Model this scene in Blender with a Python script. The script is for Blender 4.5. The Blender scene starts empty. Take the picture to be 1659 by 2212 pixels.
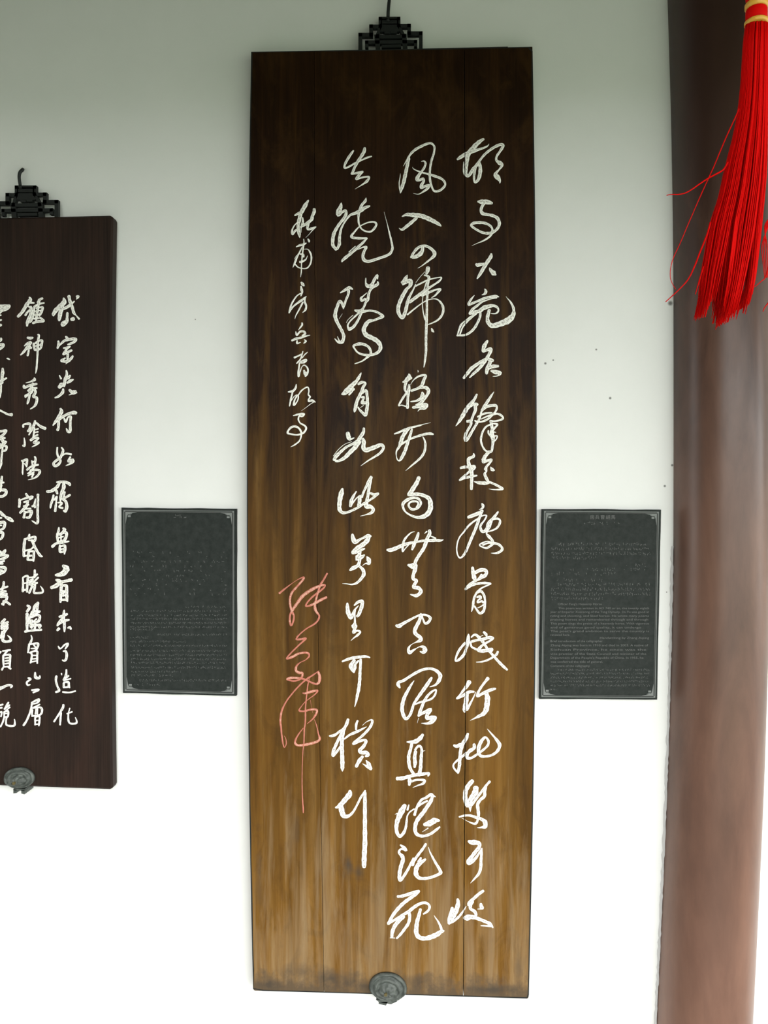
import bpy, bmesh, math, random
from mathutils import Vector, Matrix
random.seed(7)
C = bpy.context.scene.collection
sc = bpy.context.scene
# ---------------------------------------------------------------- camera
IMW, IMH, F = 1659.0, 2212.0, 1750.0
ZC = 1.55                                      # height of the middle of the tall board
CAM = Vector((0.0681, -2.045, ZC + 0.0673))
RX, RY, RZ = -0.0145, -0.0013, 0.0422
ROT = Matrix.Rotation(RZ, 3, 'Z') @ Matrix.Rotation(RX, 3, 'X') @ Matrix.Rotation(RY, 3, 'Y')
cd = bpy.data.cameras.new('camera'); cam = bpy.data.objects.new('camera', cd); C.objects.link(cam)
cd.sensor_fit = 'VERTICAL'; cd.sensor_height = 36.0; cd.sensor_width = 27.0
cd.lens = F / IMH * 36.0; cd.clip_start = 0.05
right, fwd, up = ROT.col[0], ROT.col[1], ROT.col[2]
m = Matrix((right, up, -fwd)).transposed().to_4x4(); m.translation = CAM
cam.matrix_world = m
sc.camera = cam
# ---------------------------------------------------------------- light and exposure
sc.view_settings.view_transform = 'Standard'; sc.view_settings.look = 'None'
sc.view_settings.gamma = 1.0; sc.view_settings.use_curve_mapping = False
sc.view_settings.exposure = EXPOSURE = 0.0
SKY = 6.7                                      # overcast sky beyond the eave
w = bpy.data.worlds.new('world'); sc.world = w; w.use_nodes = True
bg = w.node_tree.nodes['Background']; bg.inputs[0].default_value = (1.0, 1.0, 0.99, 1); bg.inputs[1].default_value = SKY
EAVE_Z, EAVE_D = 2.57, 2.4                     # lip of the eave: height and distance from the wall
CEIL_Z = 3.35
# ---------------------------------------------------------------- helpers
def at(x, y, Y=0.0):
    """photo pixel -> point on the vertical plane at depth Y"""
    d = ROT @ Vector(((x - IMW/2)/F, 1.0, -(y - IMH/2)/F))
    t = (Y - CAM.y) / d.y
    return CAM + d*t
def link(name, me, parent=None):
    o = bpy.data.objects.new(name, me); C.objects.link(o)
    if parent: o.parent = parent
    return o
def tag(o, label=None, cat=None, group=None, kind=None):
    if label: o['label'] = label
    if cat: o['category'] = cat
    if group: o['group'] = group
    if kind: o['kind'] = kind
    return o
def empty(name, loc, label, cat, group=None):
    o = bpy.data.objects.new(name, None); C.objects.link(o); o.location = loc; o.empty_display_size = 0.05
    return tag(o, label, cat, group)
def build(name, bm, mat, parent=None, smooth=False):
    bmesh.ops.recalc_face_normals(bm, faces=bm.faces[:])
    me = bpy.data.meshes.new(name); 
    if parent is not None and parent.type == 'EMPTY' or (parent is not None and parent.parent is not None):
        base = parent.matrix_world_inv if False else None
    bm.to_mesh(me); bm.free()
    for p in me.polygons: p.use_smooth = smooth
    me.materials.append(mat)
    o = link(name, me, parent)
    if parent is not None:
        off = Vector((0,0,0)); q = parent
        while q is not None: off += q.location; q = q.parent
        me.transform(Matrix.Translation(-off))
    return o
def prism(bm, pts, y0, y1, bev=0.0):
    """closed outline of (x,z) points extruded from y0 (front) to y1 (back), optional front bevel"""
    n = len(pts)
    front = [bm.verts.new((p[0], y0, p[1])) for p in pts]
    if bev:
        cx = sum(p[0] for p in pts)/n; cz = sum(p[1] for p in pts)/n
        inner = []
        for i, p in enumerate(pts):
            a = Vector(pts[i-1]); b = Vector(p); c_ = Vector(pts[(i+1) % n])
            t1 = (b-a).normalized(); t2 = (c_-b).normalized()
            n1 = Vector((-t1.y, t1.x)); n2 = Vector((-t2.y, t2.x)); nn = (n1+n2)
            nn = nn.normalized() if nn.length > 1e-6 else n1
            s = 1 if (Vector((cx, cz))-b).dot(nn) > 0 else -1
            inner.append(b + nn*s*bev/max(0.5, nn.dot(n1)))
        for v in front: v.co.y = y0 + bev
        fi = [bm.verts.new((p.x, y0, p.y)) for p in inner]
        bm.faces.new(fi)
        for i in range(n): bm.faces.new((front[i], front[(i+1) % n], fi[(i+1) % n], fi[i]))
    else:
        bm.faces.new(front)
    back = [bm.verts.new((p[0], y1, p[1])) for p in pts]
    bm.faces.new(back[::-1])
    for i in range(n): bm.faces.new((front[i], back[i], back[(i+1) % n], front[(i+1) % n]))
def box(bm, x0, x1, y0, y1, z0, z1):
    prism(bm, [(x0,z0),(x1,z0),(x1,z1),(x0,z1)], y0, y1)
def spline(pts, n):
    """Catmull-Rom through tuples"""
    out = []
    P_ = [Vector(p) for p in pts]
    for i in range(len(P_)-1):
        p0 = P_[max(i-1,0)]; p1 = P_[i]; p2 = P_[i+1]; p3 = P_[min(i+2,len(P_)-1)]
        for k in range(n):
            t = k/n
            out.append(0.5*((2*p1)+(p2-p0)*t+(2*p0-5*p1+4*p2-p3)*t*t+(3*p1-p0-3*p2+p3)*t**3))
    out.append(P_[-1]); return out
def lerp_tab(tab, y):
    if y <= tab[0][0]: a, b = tab[0], tab[1]
    elif y >= tab[-1][0]: a, b = tab[-2], tab[-1]
    else:
        for a, b in zip(tab, tab[1:]):
            if a[0] <= y <= b[0]: break
    return a[1] + (b[1]-a[1])*(y-a[0])/(b[0]-a[0])
def smooth_tab(tab, n=10):
    return [(v.x, v.y) for v in spline([(a,b) for a,b in tab], n)]
def tube(bm, pts, rad, seg=8):
    rings = []
    for i, p in enumerate(pts):
        p = Vector(p); t = (Vector(pts[min(i+1,len(pts)-1)]) - Vector(pts[max(i-1,0)])).normalized()
        a = t.orthogonal().normalized() if i == 0 else (prev - t*prev.dot(t)).normalized()
        prev = a; b = t.cross(a); r = rad[i] if isinstance(rad,(list,tuple)) else rad
        rings.append([bm.verts.new(p + (a*math.cos(2*math.pi*k/seg)+b*math.sin(2*math.pi*k/seg))*r) for k in range(seg)])
    for r0, r1 in zip(rings, rings[1:]):
        for k in range(seg): bm.faces.new((r0[k], r0[(k+1)%seg], r1[(k+1)%seg], r1[k]))
    bm.faces.new(rings[0]); bm.faces.new(rings[-1][::-1])
# ---------------------------------------------------------------- materials
def mat(name, col, rough=0.6, spec=0.5, metal=0.0):
    mt = bpy.data.materials.new(name); mt.use_nodes = True
    b = mt.node_tree.nodes['Principled BSDF']
    b.inputs['Base Color'].default_value = (*col, 1); b.inputs['Roughness'].default_value = rough
    b.inputs['Specular IOR Level'].default_value = spec; b.inputs['Metallic'].default_value = metal
    return mt
def nd(mt, t, **kw):
    n = mt.node_tree.nodes.new(t)
    for k, v in kw.items(): setattr(n, k, v)
    return n
def ln(mt, a, b): mt.node_tree.links.new(a, b)
def noise(mt, scale=(1,1,1), s=1.0, detail=4.0, rough=0.6, coords='Object', dist=0.0):
    tc = nd(mt, 'ShaderNodeNewGeometry' if coords == 'World' else 'ShaderNodeTexCoord')
    mp = nd(mt, 'ShaderNodeMapping'); mp.inputs['Scale'].default_value = scale
    ln(mt, tc.outputs['Position' if coords == 'World' else coords], mp.inputs['Vector'])
    n = nd(mt, 'ShaderNodeTexNoise'); n.inputs['Scale'].default_value = s
    n.inputs['Detail'].default_value = detail; n.inputs['Roughness'].default_value = rough; n.inputs['Distortion'].default_value = dist
    ln(mt, mp.outputs[0], n.inputs['Vector']); return n
def ramp(mt, src, stops):
    r = nd(mt, 'ShaderNodeValToRGB'); e = r.color_ramp.elements
    e[0].position, e[0].color = stops[0][0], (*stops[0][1], 1)
    e[1].position, e[1].color = stops[-1][0], (*stops[-1][1], 1)
    for p, c in stops[1:-1]:
        x = e.new(p); x.color = (*c, 1)
    ln(mt, src, r.inputs[0]); return r
def mixc(mt, fac, a, b, mode='MIX'):
    mx = nd(mt, 'ShaderNodeMix', data_type='RGBA', blend_type=mode)
    for s, v in ((0, fac), (6, a), (7, b)):
        if hasattr(v, 'is_output') or hasattr(v, 'links'): ln(mt, v, mx.inputs[s])
        elif s == 0: mx.inputs[0].default_value = v
        else: mx.inputs[s].default_value = (*v, 1)
    return mx.outputs[2]
def bsdf(mt): return mt.node_tree.nodes['Principled BSDF']
def bump(mt, src, strength, dist=0.002):
    b = nd(mt, 'ShaderNodeBump'); b.inputs['Strength'].default_value = strength; b.inputs['Distance'].default_value = dist
    ln(mt, src, b.inputs['Height']); ln(mt, b.outputs[0], bsdf(mt).inputs['Normal'])
def wood(name, dark, mid, light, rough, spec, blot=0.55, wear_and_shade=False):
    mt = mat(name, mid, rough, spec)
    g = noise(mt, (46, 1, 1.3), 1.0, 6, 0.65, 'World', 0.4)          # long vertical grain
    f = noise(mt, (260, 1, 5), 1.0, 3, 0.6, 'World')                 # fine fibres
    b_ = noise(mt, (7, 1, 2.2), 1.0, 5, 0.6, 'World', 0.6)           # blotches of old lacquer
    c1 = ramp(mt, g.outputs[0], [(0.30, dark), (0.52, mid), (0.74, light)]).outputs[0]
    c2 = mixc(mt, blot, c1, ramp(mt, b_.outputs[0], [(0.30, dark), (0.5, mid), (0.72, light)]).outputs[0])
    c3 = mixc(mt, 0.35, c2, ramp(mt, f.outputs[0], [(0.35, (0.25,0.25,0.25)), (0.65, (1.25,1.25,1.25))]).outputs[0], 'MULTIPLY')
    if wear_and_shade:                                     # lacquer worn to tan streaks low down; shade towards the top painted in too
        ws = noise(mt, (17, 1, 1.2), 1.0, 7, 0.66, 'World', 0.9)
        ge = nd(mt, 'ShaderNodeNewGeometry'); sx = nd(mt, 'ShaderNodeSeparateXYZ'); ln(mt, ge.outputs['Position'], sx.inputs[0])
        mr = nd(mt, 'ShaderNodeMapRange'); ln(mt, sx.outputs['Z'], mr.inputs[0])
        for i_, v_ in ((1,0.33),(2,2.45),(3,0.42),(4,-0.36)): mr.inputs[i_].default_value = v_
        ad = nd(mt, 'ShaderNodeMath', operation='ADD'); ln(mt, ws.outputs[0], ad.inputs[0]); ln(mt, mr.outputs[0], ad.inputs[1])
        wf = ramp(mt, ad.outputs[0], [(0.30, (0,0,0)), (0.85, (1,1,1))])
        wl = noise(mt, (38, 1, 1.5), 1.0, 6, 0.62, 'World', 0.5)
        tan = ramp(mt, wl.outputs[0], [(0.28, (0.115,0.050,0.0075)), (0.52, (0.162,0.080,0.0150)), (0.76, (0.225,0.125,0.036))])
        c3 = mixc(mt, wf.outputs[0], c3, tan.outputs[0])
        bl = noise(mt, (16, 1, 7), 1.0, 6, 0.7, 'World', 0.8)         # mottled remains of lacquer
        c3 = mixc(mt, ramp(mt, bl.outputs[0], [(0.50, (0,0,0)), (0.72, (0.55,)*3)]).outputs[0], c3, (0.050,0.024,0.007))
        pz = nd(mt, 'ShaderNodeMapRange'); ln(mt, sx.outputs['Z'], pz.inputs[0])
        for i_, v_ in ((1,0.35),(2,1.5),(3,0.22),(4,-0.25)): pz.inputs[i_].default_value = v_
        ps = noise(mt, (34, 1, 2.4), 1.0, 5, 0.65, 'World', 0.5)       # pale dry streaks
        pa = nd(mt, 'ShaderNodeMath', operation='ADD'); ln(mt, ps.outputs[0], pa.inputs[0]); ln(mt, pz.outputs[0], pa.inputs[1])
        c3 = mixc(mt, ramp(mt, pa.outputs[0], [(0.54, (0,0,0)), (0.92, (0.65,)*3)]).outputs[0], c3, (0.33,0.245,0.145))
        zb = at(845, 2148, -0.038).z
        bz = nd(mt, 'ShaderNodeMapRange'); ln(mt, sx.outputs['Z'], bz.inputs[0])
        for i_, v_ in ((1,zb),(2,zb+0.10),(3,0.34),(4,-0.30)): bz.inputs[i_].default_value = v_
        dn = noise(mt, (26, 1, 20), 1.0, 6, 0.7, 'World')
        da = nd(mt, 'ShaderNodeMath', operation='ADD'); ln(mt, dn.outputs[0], da.inputs[0]); ln(mt, bz.outputs[0], da.inputs[1])
        c3 = mixc(mt, ramp(mt, da.outputs[0], [(0.50, (0,0,0)), (0.78, (0.85,)*3)]).outputs[0], c3, (0.085,0.062,0.040))
        wob = noise(mt, (1,1,1), 16, 5, 0.65, 'World')                # knots and damp stains near the bottom edge
        for kx, ky, krx, kry, ks in ((752,1862,15,40,0.8),(775,1885,12,22,0.5),(640,1790,9,60,0.35),(715,2112,85,24,0.7),(790,2128,40,18,0.6),(585,2126,40,16,0.7),(905,2120,40,18,0.5),(1060,2138,70,14,0.75),(655,2098,60,20,0.45),(1120,2090,10,50,0.4),(560,1900,12,130,0.35)):
            kp = at(kx, ky, -0.038); ppm = (at(kx+100,ky,-0.038)-kp).length/100
            sb = nd(mt, 'ShaderNodeVectorMath', operation='SUBTRACT'); ln(mt, ge.outputs['Position'], sb.inputs[0]); sb.inputs[1].default_value = kp
            sc_ = nd(mt, 'ShaderNodeVectorMath', operation='MULTIPLY'); ln(mt, sb.outputs[0], sc_.inputs[0]); sc_.inputs[1].default_value = (1/(krx*ppm), 0, 1/(kry*ppm))
            le = nd(mt, 'ShaderNodeVectorMath', operation='LENGTH'); ln(mt, sc_.outputs[0], le.inputs[0])
            a2 = nd(mt, 'ShaderNodeMath', operation='MULTIPLY_ADD'); ln(mt, wob.outputs[0], a2.inputs[0]); a2.inputs[1].default_value = 2.2; ln(mt, le.outputs['Value'], a2.inputs[2])
            m2 = nd(mt, 'ShaderNodeMapRange'); ln(mt, a2.outputs[0], m2.inputs[0])
            for i_, v_ in ((1,1.2),(2,2.1),(3,ks),(4,0.0)): m2.inputs[i_].default_value = v_
            c3 = mixc(mt, m2.outputs[0], c3, (0.055,0.046,0.036))
    ln(mt, c3, bsdf(mt).inputs['Base Color'])
    rr = ramp(mt, b_.outputs[0], [(0.3, (rough-0.06,)*3), (0.7, (rough+0.08,)*3)]); ln(mt, rr.outputs[0], bsdf(mt).inputs['Roughness'])
    bump(mt, g.outputs[0], 0.12); return mt
M = {}
M['board'] = wood('brown lacquered wood', (0.008,0.0040,0.0022), (0.020,0.0085,0.0030), (0.046,0.020,0.0055), 0.45, 0.08, wear_and_shade=True)
M['dark_board'] = wood('dark lacquered wood', (0.014,0.009,0.007), (0.024,0.0145,0.0105), (0.042,0.021,0.014), 0.55, 0.12)
def paint(name, col, dry):
    mt = mat(name, col, 0.55, 0.35)
    uv = nd(mt, 'ShaderNodeUVMap'); mp = nd(mt, 'ShaderNodeMapping'); mp.inputs['Scale'].default_value = (25, 3.2, 1)
    ln(mt, uv.outputs[0], mp.inputs[0])
    n = nd(mt, 'ShaderNodeTexNoise'); n.inputs['Scale'].default_value = 1.0; n.inputs['Detail'].default_value = 3; ln(mt, mp.outputs[0], n.inputs['Vector'])
    at_ = nd(mt, 'ShaderNodeAttribute'); at_.attribute_name = 'dry'
    mt_ = nd(mt, 'ShaderNodeMath', operation='ADD'); ln(mt, n.outputs[0], mt_.inputs[0]); ln(mt, at_.outputs['Fac'], mt_.inputs[1])
    r = ramp(mt, mt_.outputs[0], [(0.68, col), (0.76, dry)])
    ln(mt, r.outputs[0], bsdf(mt).inputs['Base Color']); return mt
M['white_paint'] = paint('white paint', (0.86,0.86,0.80), (0.34,0.32,0.27))
M['red_paint'] = paint('faded red paint', (0.50,0.165,0.115), (0.66,0.42,0.32))
M['iron'] = mat('black iron', (0.012,0.014,0.013), 0.6, 0.3)
mt = M['bronze'] = mat('green black bronze', (0.045,0.055,0.047), 0.55, 0.4, 0.0)
n = noise(mt, (1,1,1), 90, 4, 0.6, 'World'); ln(mt, ramp(mt, n.outputs[0], [(0.3,(0.030,0.038,0.033)),(0.7,(0.11,0.125,0.11))]).outputs[0], bsdf(mt).inputs['Base Color']); bump(mt, n.outputs[0], 0.3)
mt = M['slate'] = mat('dark slate', (0.028,0.033,0.031), 0.6, 0.12)
n = noise(mt, (1,1,1), 60, 5, 0.7, 'World'); ln(mt, ramp(mt, n.outputs[0], [(0.3,(0.015,0.019,0.017)),(0.7,(0.030,0.035,0.032))]).outputs[0], bsdf(mt).inputs['Base Color'])
M['engraving'] = mat('grey engraved lettering', (0.135,0.14,0.135), 0.7, 0.2)
M['line'] = mat('pale engraved line', (0.20,0.215,0.205), 0.7, 0.2)
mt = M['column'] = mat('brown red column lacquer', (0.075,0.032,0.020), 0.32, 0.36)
n = noise(mt, (5,5,1.6), 1.0, 5, 0.6, 'World'); ln(mt, ramp(mt, n.outputs[0], [(0.3,(0.070,0.034,0.024)),(0.7,(0.118,0.060,0.042))]).outputs[0], bsdf(mt).inputs['Base Color'])
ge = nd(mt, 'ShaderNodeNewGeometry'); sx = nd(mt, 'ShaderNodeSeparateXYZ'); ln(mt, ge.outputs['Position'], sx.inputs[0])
mr = nd(mt, 'ShaderNodeMapRange'); ln(mt, sx.outputs['Z'], mr.inputs[0])              # paint faded towards the foot, with shade up high put into the colour
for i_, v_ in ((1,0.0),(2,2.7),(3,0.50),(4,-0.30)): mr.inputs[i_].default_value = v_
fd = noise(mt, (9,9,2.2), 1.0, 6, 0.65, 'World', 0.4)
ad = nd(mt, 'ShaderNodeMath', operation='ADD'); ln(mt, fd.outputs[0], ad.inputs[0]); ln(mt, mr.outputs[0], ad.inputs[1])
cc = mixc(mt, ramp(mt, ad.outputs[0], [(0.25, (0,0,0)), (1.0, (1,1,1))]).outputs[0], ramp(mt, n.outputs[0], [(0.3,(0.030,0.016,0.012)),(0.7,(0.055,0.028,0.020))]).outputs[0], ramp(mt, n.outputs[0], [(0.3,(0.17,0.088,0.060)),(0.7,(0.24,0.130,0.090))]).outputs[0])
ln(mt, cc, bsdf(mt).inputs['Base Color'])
n2 = noise(mt, (20,20,3), 1.0, 4, 0.6, 'World'); ln(mt, ramp(mt, n2.outputs[0], [(0.3,(0.28,)*3),(0.7,(0.42,)*3)]).outputs[0], bsdf(mt).inputs['Roughness'])
M['red_silk'] = mat('red silk thread', (0.52,0.0015,0.0008), 0.6, 0.05)
M['gold'] = mat('gold thread', (0.55,0.30,0.03), 0.45, 0.5)
mt = M['wall'] = mat('white lime plaster', (0.80,0.815,0.79), 0.85, 0.15)
n = noise(mt, (1,1,1), 3.0, 6, 0.6, 'World'); base = ramp(mt, n.outputs[0], [(0.3,(0.775,0.79,0.765)),(0.7,(0.825,0.835,0.815))]).outputs[0]
geo = nd(mt, 'ShaderNodeNewGeometry')
for sx, sy, sr in ((1178,785,3),(1195,778,2.2),(1288,755,2.4),(1318,860,3.2),(1436,1050,3),(1448,655,6),(422,690,1.6),(1440,1279,1.6),(1452,1005,3)):
    p = at(sx, sy, 0)
    vd = nd(mt, 'ShaderNodeVectorMath', operation='DISTANCE'); vd.inputs[1].default_value = p; ln(mt, geo.outputs['Position'], vd.inputs[0])
    mr = nd(mt, 'ShaderNodeMapRange'); mr.inputs[1].default_value = 0.0005*sr; mr.inputs[2].default_value = 0.0013*sr; mr.inputs[3].default_value = 0.85; mr.inputs[4].default_value = 0.0
    ln(mt, vd.outputs['Value'], mr.inputs[0])
    base = mixc(mt, mr.outputs[0], base, (0.10,0.10,0.09))
ln(mt, base, bsdf(mt).inputs['Base Color'])
n2 = noise(mt, (1,1,1), 14, 6, 0.65, 'World'); bump(mt, n2.outputs[0], 0.10, 0.004)
M['stone'] = mat('grey stone paving', (0.33,0.32,0.30), 0.8, 0.2)
M['ground'] = mat('courtyard paving', (0.180,0.220,0.160), 0.9, 0.1)
M['ceiling'] = mat('dark timber ceiling', (0.05,0.035,0.025), 0.7, 0.3)
# ---------------------------------------------------------------- setting
def struct(name, x0, x1, y0, y1, z0, z1, mt):
    bm = bmesh.new(); box(bm, x0, x1, y0, y1, z0, z1); o = build(name, bm, mt); o['kind'] = 'structure'; return o
struct('wall_back', -9, 9, 0.0, 0.25, 0.0, CEIL_Z, M['wall'])
struct('floor', -9, 9, -2.5, 0.25, -0.12, 0.0, M['stone'])
struct('floor_courtyard', -60, 60, -90, -2.5, -0.30, -0.15, M['ground'])
struct('ceiling', -9, 9, -2.5, 0.25, CEIL_Z, CEIL_Z+0.1, M['ceiling'])
struct('trim_1', -9, 9, -EAVE_D-0.1, -EAVE_D, EAVE_Z, CEIL_Z+0.1, M['ceiling'])     # eave beam
struct('sky_blocker_left', -9, -2.0, -9.0, -2.75, -0.15, 5.0, M['ceiling'])                 # unseen dark block added to cut skylight from the left
# traced brush strokes: (crop x, crop y, crop size, strokes); a stroke is 'x y width, ...' in a 1659-unit crop
POEM = []
def G(col, x0, y0, s, *strokes): POEM.append((col, x0, y0, s, strokes))
G(1,970,290,160,
 "770 110 60,690 160 90,600 240 110,520 330 110,440 420 115,400 560 110,385 700 90,375 850 80,400 930 70,450 920 70,520 810 90,620 690 80,700 570 55,800 450 60,920 350 65,1050 270 70,1160 230 75,1210 260 80,1150 370 60,1070 490 55,1060 580 55,1130 640 110,1190 690 70,1130 780 40,1060 860 60,1040 910 110,1100 980 120,1140 1050 50,1135 1100 10",
 "190 560 50,280 500 90,400 430 90,540 380 90,680 335 60,800 295 50,870 255 30,895 215 8",
 "600 700 60,570 850 60,560 960 60,575 1080 40,650 1020 80,690 900 90,700 760 90,680 640 60",
 "330 620 20,320 750 25,330 870 30,370 930 40")
G(1,970,420,160,
 "650 160 50,740 165 120,820 165 110,900 180 110,960 195 60",
 "790 190 80,740 270 70,715 360 75,760 430 85,860 450 70,980 475 75,1080 530 80,1125 630 80,1110 720 70,1050 800 65,970 850 70,860 870 70,740 850 60,620 790 55,530 730 60,490 680 50,560 640 70,680 630 70,790 640 65,890 680 60,960 750 50,970 840 60,930 920 50,850 990 45,740 1050 35,640 1090 18,510 1150 6")
G(1,970,540,160,
 "945 90 50,930 160 90,850 280 90,770 410 90,700 530 80,630 640 30",
 "610 320 60,640 340 95,700 325 75,800 310 60",
 "905 400 20,940 460 90,1000 520 120,1045 555 40")
G(1,970,610,160,
 "800 150 30,825 200 75,800 255 60,735 280 15",
 "565 290 15,500 370 50,445 460 60,440 505 50,520 470 60,640 420 55,780 360 60,920 325 60,1050 310 70,1115 325 20",
 "1060 340 50,950 365 25,850 395 30,730 440 50,630 520 60,530 600 70,455 700 40,560 670 80,680 640 90,780 570 110,880 540 100,990 520 70,1080 560 55,1105 630 45,1060 690 40,980 700 25,930 690 15",
 "600 680 90,500 780 60,390 890 50,300 1010 40,240 1170 40",
 "480 760 25,360 860 25,270 950 50,220 1070 40,185 1190 30",
 "700 680 60,690 780 60,640 900 60,570 1020 65,470 1120 60,350 1180 50,180 1190 40",
 "900 620 70,880 700 80,860 800 85,880 900 100,960 970 110,1080 950 130,1220 900 150,1340 840 160,1430 740 120,1450 640 70,1430 540 60,1370 430 40,1310 360 20,1275 315 6")
G(1,970,720,160,
 "860 170 50,820 230 90,780 310 100,760 400 60,830 380 70,930 350 90,930 400 80,880 500 80,820 600 80,740 710 80,640 820 75,540 910 60,460 990 30",
 "830 560 40,740 620 70,620 700 80,500 790 90,410 900 80,330 1000 60",
 "850 570 60,920 590 90,980 610 70","930 620 80,890 720 100,850 820 100,840 900 60",
 "890 760 110,1000 740 90,1100 735 60","950 840 60,1050 870 110,1140 890 90,1090 950 30,980 965 8")
G(1,970,830,160,
 "620 230 50,560 350 70,470 460 100,390 560 100,310 700 100,230 830 70,150 935 12",
 "480 490 60,570 440 60,640 450 50,590 490 80,590 580 80,540 700 60,500 810 60,490 900 60,430 1010 60,380 1100 70,360 1200 80,380 1270 60,450 1170 70,530 1030 65,620 880 60,690 750 50,720 630 45,750 560 60",
 "400 830 60,470 825 80,520 810 40",
 "1005 170 15,950 250 50,880 360 70,810 470 80,740 580 70",
 "750 570 60,830 510 70,930 480 70,1040 475 65,1070 520 50,1040 610 50,960 700 50,850 790 55,720 840 45,600 830 45,580 810 30",
 "720 780 25,850 720 40,980 680 50,1080 660 50,1170 700 55,1210 760 50,1150 800 50,1040 825 40,950 825 50",
 "640 730 40,800 655 50,960 640 35",
 "930 820 60,950 900 70,965 1000 70,960 1100 110,980 1200 100,985 1290 70,970 1400 60,950 1500 60,880 1530 60,810 1600 70,760 1690 80",
 "930 900 45,830 950 45,760 1050 50,725 1160 50,715 1270 50,750 1390 45,810 1480 45,880 1520 50",
 "960 880 30,1080 900 50,1020 980 50,980 1040 40","880 1040 40,880 1100 40,930 1150 60",
 "970 1060 40,1050 1080 20","1020 1160 40,1080 1160 30,1050 1240 35,990 1280 50")
G(1,970,950,160,
 "550 310 30,550 370 70,450 420 80,430 480 80,460 600 90,500 700 100,510 800 80,505 950 75,500 1100 70",
 "260 630 60,350 610 70,450 610 70,560 600 90,540 650 80,470 700 60,390 770 50,300 850 60,230 910 30,350 860 50,500 820 70,620 800 40",
 "900 270 80,840 330 80,790 420 80,760 500 60,850 470 70,950 450 60,910 520 50,840 600 60,820 660 80,840 700 40,800 760 60,830 850 80,870 920 60",
 "560 935 15,650 960 70,760 970 90,860 970 70,920 950 40",
 "890 940 50,1010 990 55,1110 1040 60,1200 1100 60,1120 1115 40,1000 1115 25,890 1100 6",
 "930 610 20,960 660 80,1000 680 60,1025 680 10")
G(1,970,1070,160,
 "735 185 30,760 230 80,750 280 50,670 325 8",
 "430 490 70,540 450 90,660 400 90,750 345 60",
 "750 350 50,690 480 60,640 620 75,580 780 70,510 940 70,440 1110 65,370 1270 60,300 1370 50,240 1400 40,190 1330 35,170 1200 35,190 1050 35,240 930 35,330 820 40,420 700 50,530 600 45,650 520 45,720 470 35,790 445 30,840 460 40,790 560 40,720 650 50,700 720 60,740 810 70,800 800 70,850 720 60,880 620 70,960 540 70,1040 450 65,1090 380 45,1100 360 20",
 "980 540 50,1080 520 50,1140 560 50,1130 640 60,1070 730 50,980 780 40,880 810 30",
 "960 580 35,910 700 60,860 790 50,840 860 40,900 930 80,970 1010 60,990 1060 50",
 "990 1080 60,900 1150 60,820 1180 50,680 1120 25,740 1070 40,850 1030 25,940 1050 40",
 "760 1110 50,870 1070 40,980 1070 60,1090 1090 60,1170 1150 60,1190 1210 65,1130 1270 65,1040 1295 45,940 1295 6")
G(1,970,1210,160,
 "525 170 70,540 280 95,560 380 110,590 450 60",
 "590 280 80,680 230 90,790 220 90,840 270 80,810 340 90,730 390 70,640 440 60,520 500 60,420 580 60,365 660 40,450 590 70,580 540 60,720 515 60,860 515 60,935 530 35,850 570 35,740 620 40,650 690 50,580 800 55,550 900 60,535 1020 60,505 1150 20",
 "640 720 60,720 700 60,780 780 60,805 900 50,800 1020 60,770 1140 70,690 1190 60,620 1110 50,570 1030 40",
 "630 830 50,690 810 60,710 850 60,650 900 40,640 950 40,730 920 50,770 950 60","770 1000 40,700 1045 25,640 1070 20","730 330 60,640 430 30")
G(1,970,1330,160,
 "435 415 30,430 500 90,420 600 90,380 750 60,330 870 70,240 970 70,145 1020 30,160 920 50,210 800 60,280 700 60,360 610 60",
 "500 480 40,560 430 50,620 440 70,690 510 70,760 590 70,820 680 60,880 770 60,950 850 60,1030 940 60,1120 1040 70,1210 1130 70,1300 1210 50",
 "500 580 60,640 545 60,780 520 70,900 490 80,990 500 50,920 560 50,830 610 50,750 660 50,690 720 80,660 780 70,760 790 90,860 770 90,960 750 70,950 800 40",
 "480 600 50,500 690 50,580 740 50,660 770 50",
 "780 370 60,830 420 70,840 460 40","760 440 20,700 465 12",
 "1090 810 60,1060 870 60,980 930 50,870 990 50,740 1030 40,610 1040 15")
G(1,970,1450,160,
 "450 240 110,400 330 90,320 430 60,230 550 45,170 610 40,260 580 50,380 500 80,470 460 70,560 460 40",
 "400 500 80,390 620 110,370 740 110,350 850 110,350 910 50","600 460 10,540 600 35,460 750 60,400 860 70",
 "870 160 85,790 260 60,710 370 60,650 480 60,630 560 60,730 510 70,850 450 75,960 410 80,1040 390 40",
 "830 480 90,860 600 130,850 740 130,830 860 130,770 950 100,660 1010 70,560 1060 35,470 1105 6")
G(1,970,1560,160,
 "420 260 60,380 370 90,310 480 90,270 600 90,250 720 80,240 850 80,230 980 80,200 1130 60",
 "110 520 50,170 540 90,260 500 80","200 1140 40,110 1030 50,100 950 40,170 870 50,280 780 60,390 690 60",
 "560 500 70,560 580 80,470 640 90,410 710 80,410 800 80,500 800 60,600 740 60,700 670 60,800 590 55,870 510 60,880 420 60,820 340 50,750 390 80,690 490 90,660 600 90,670 700 80,720 760 70,830 765 60,950 740 55,1060 670 70,1120 580 80,1130 500 90,1090 430 80,1020 340 50,940 250 40,855 150 8")
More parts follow.
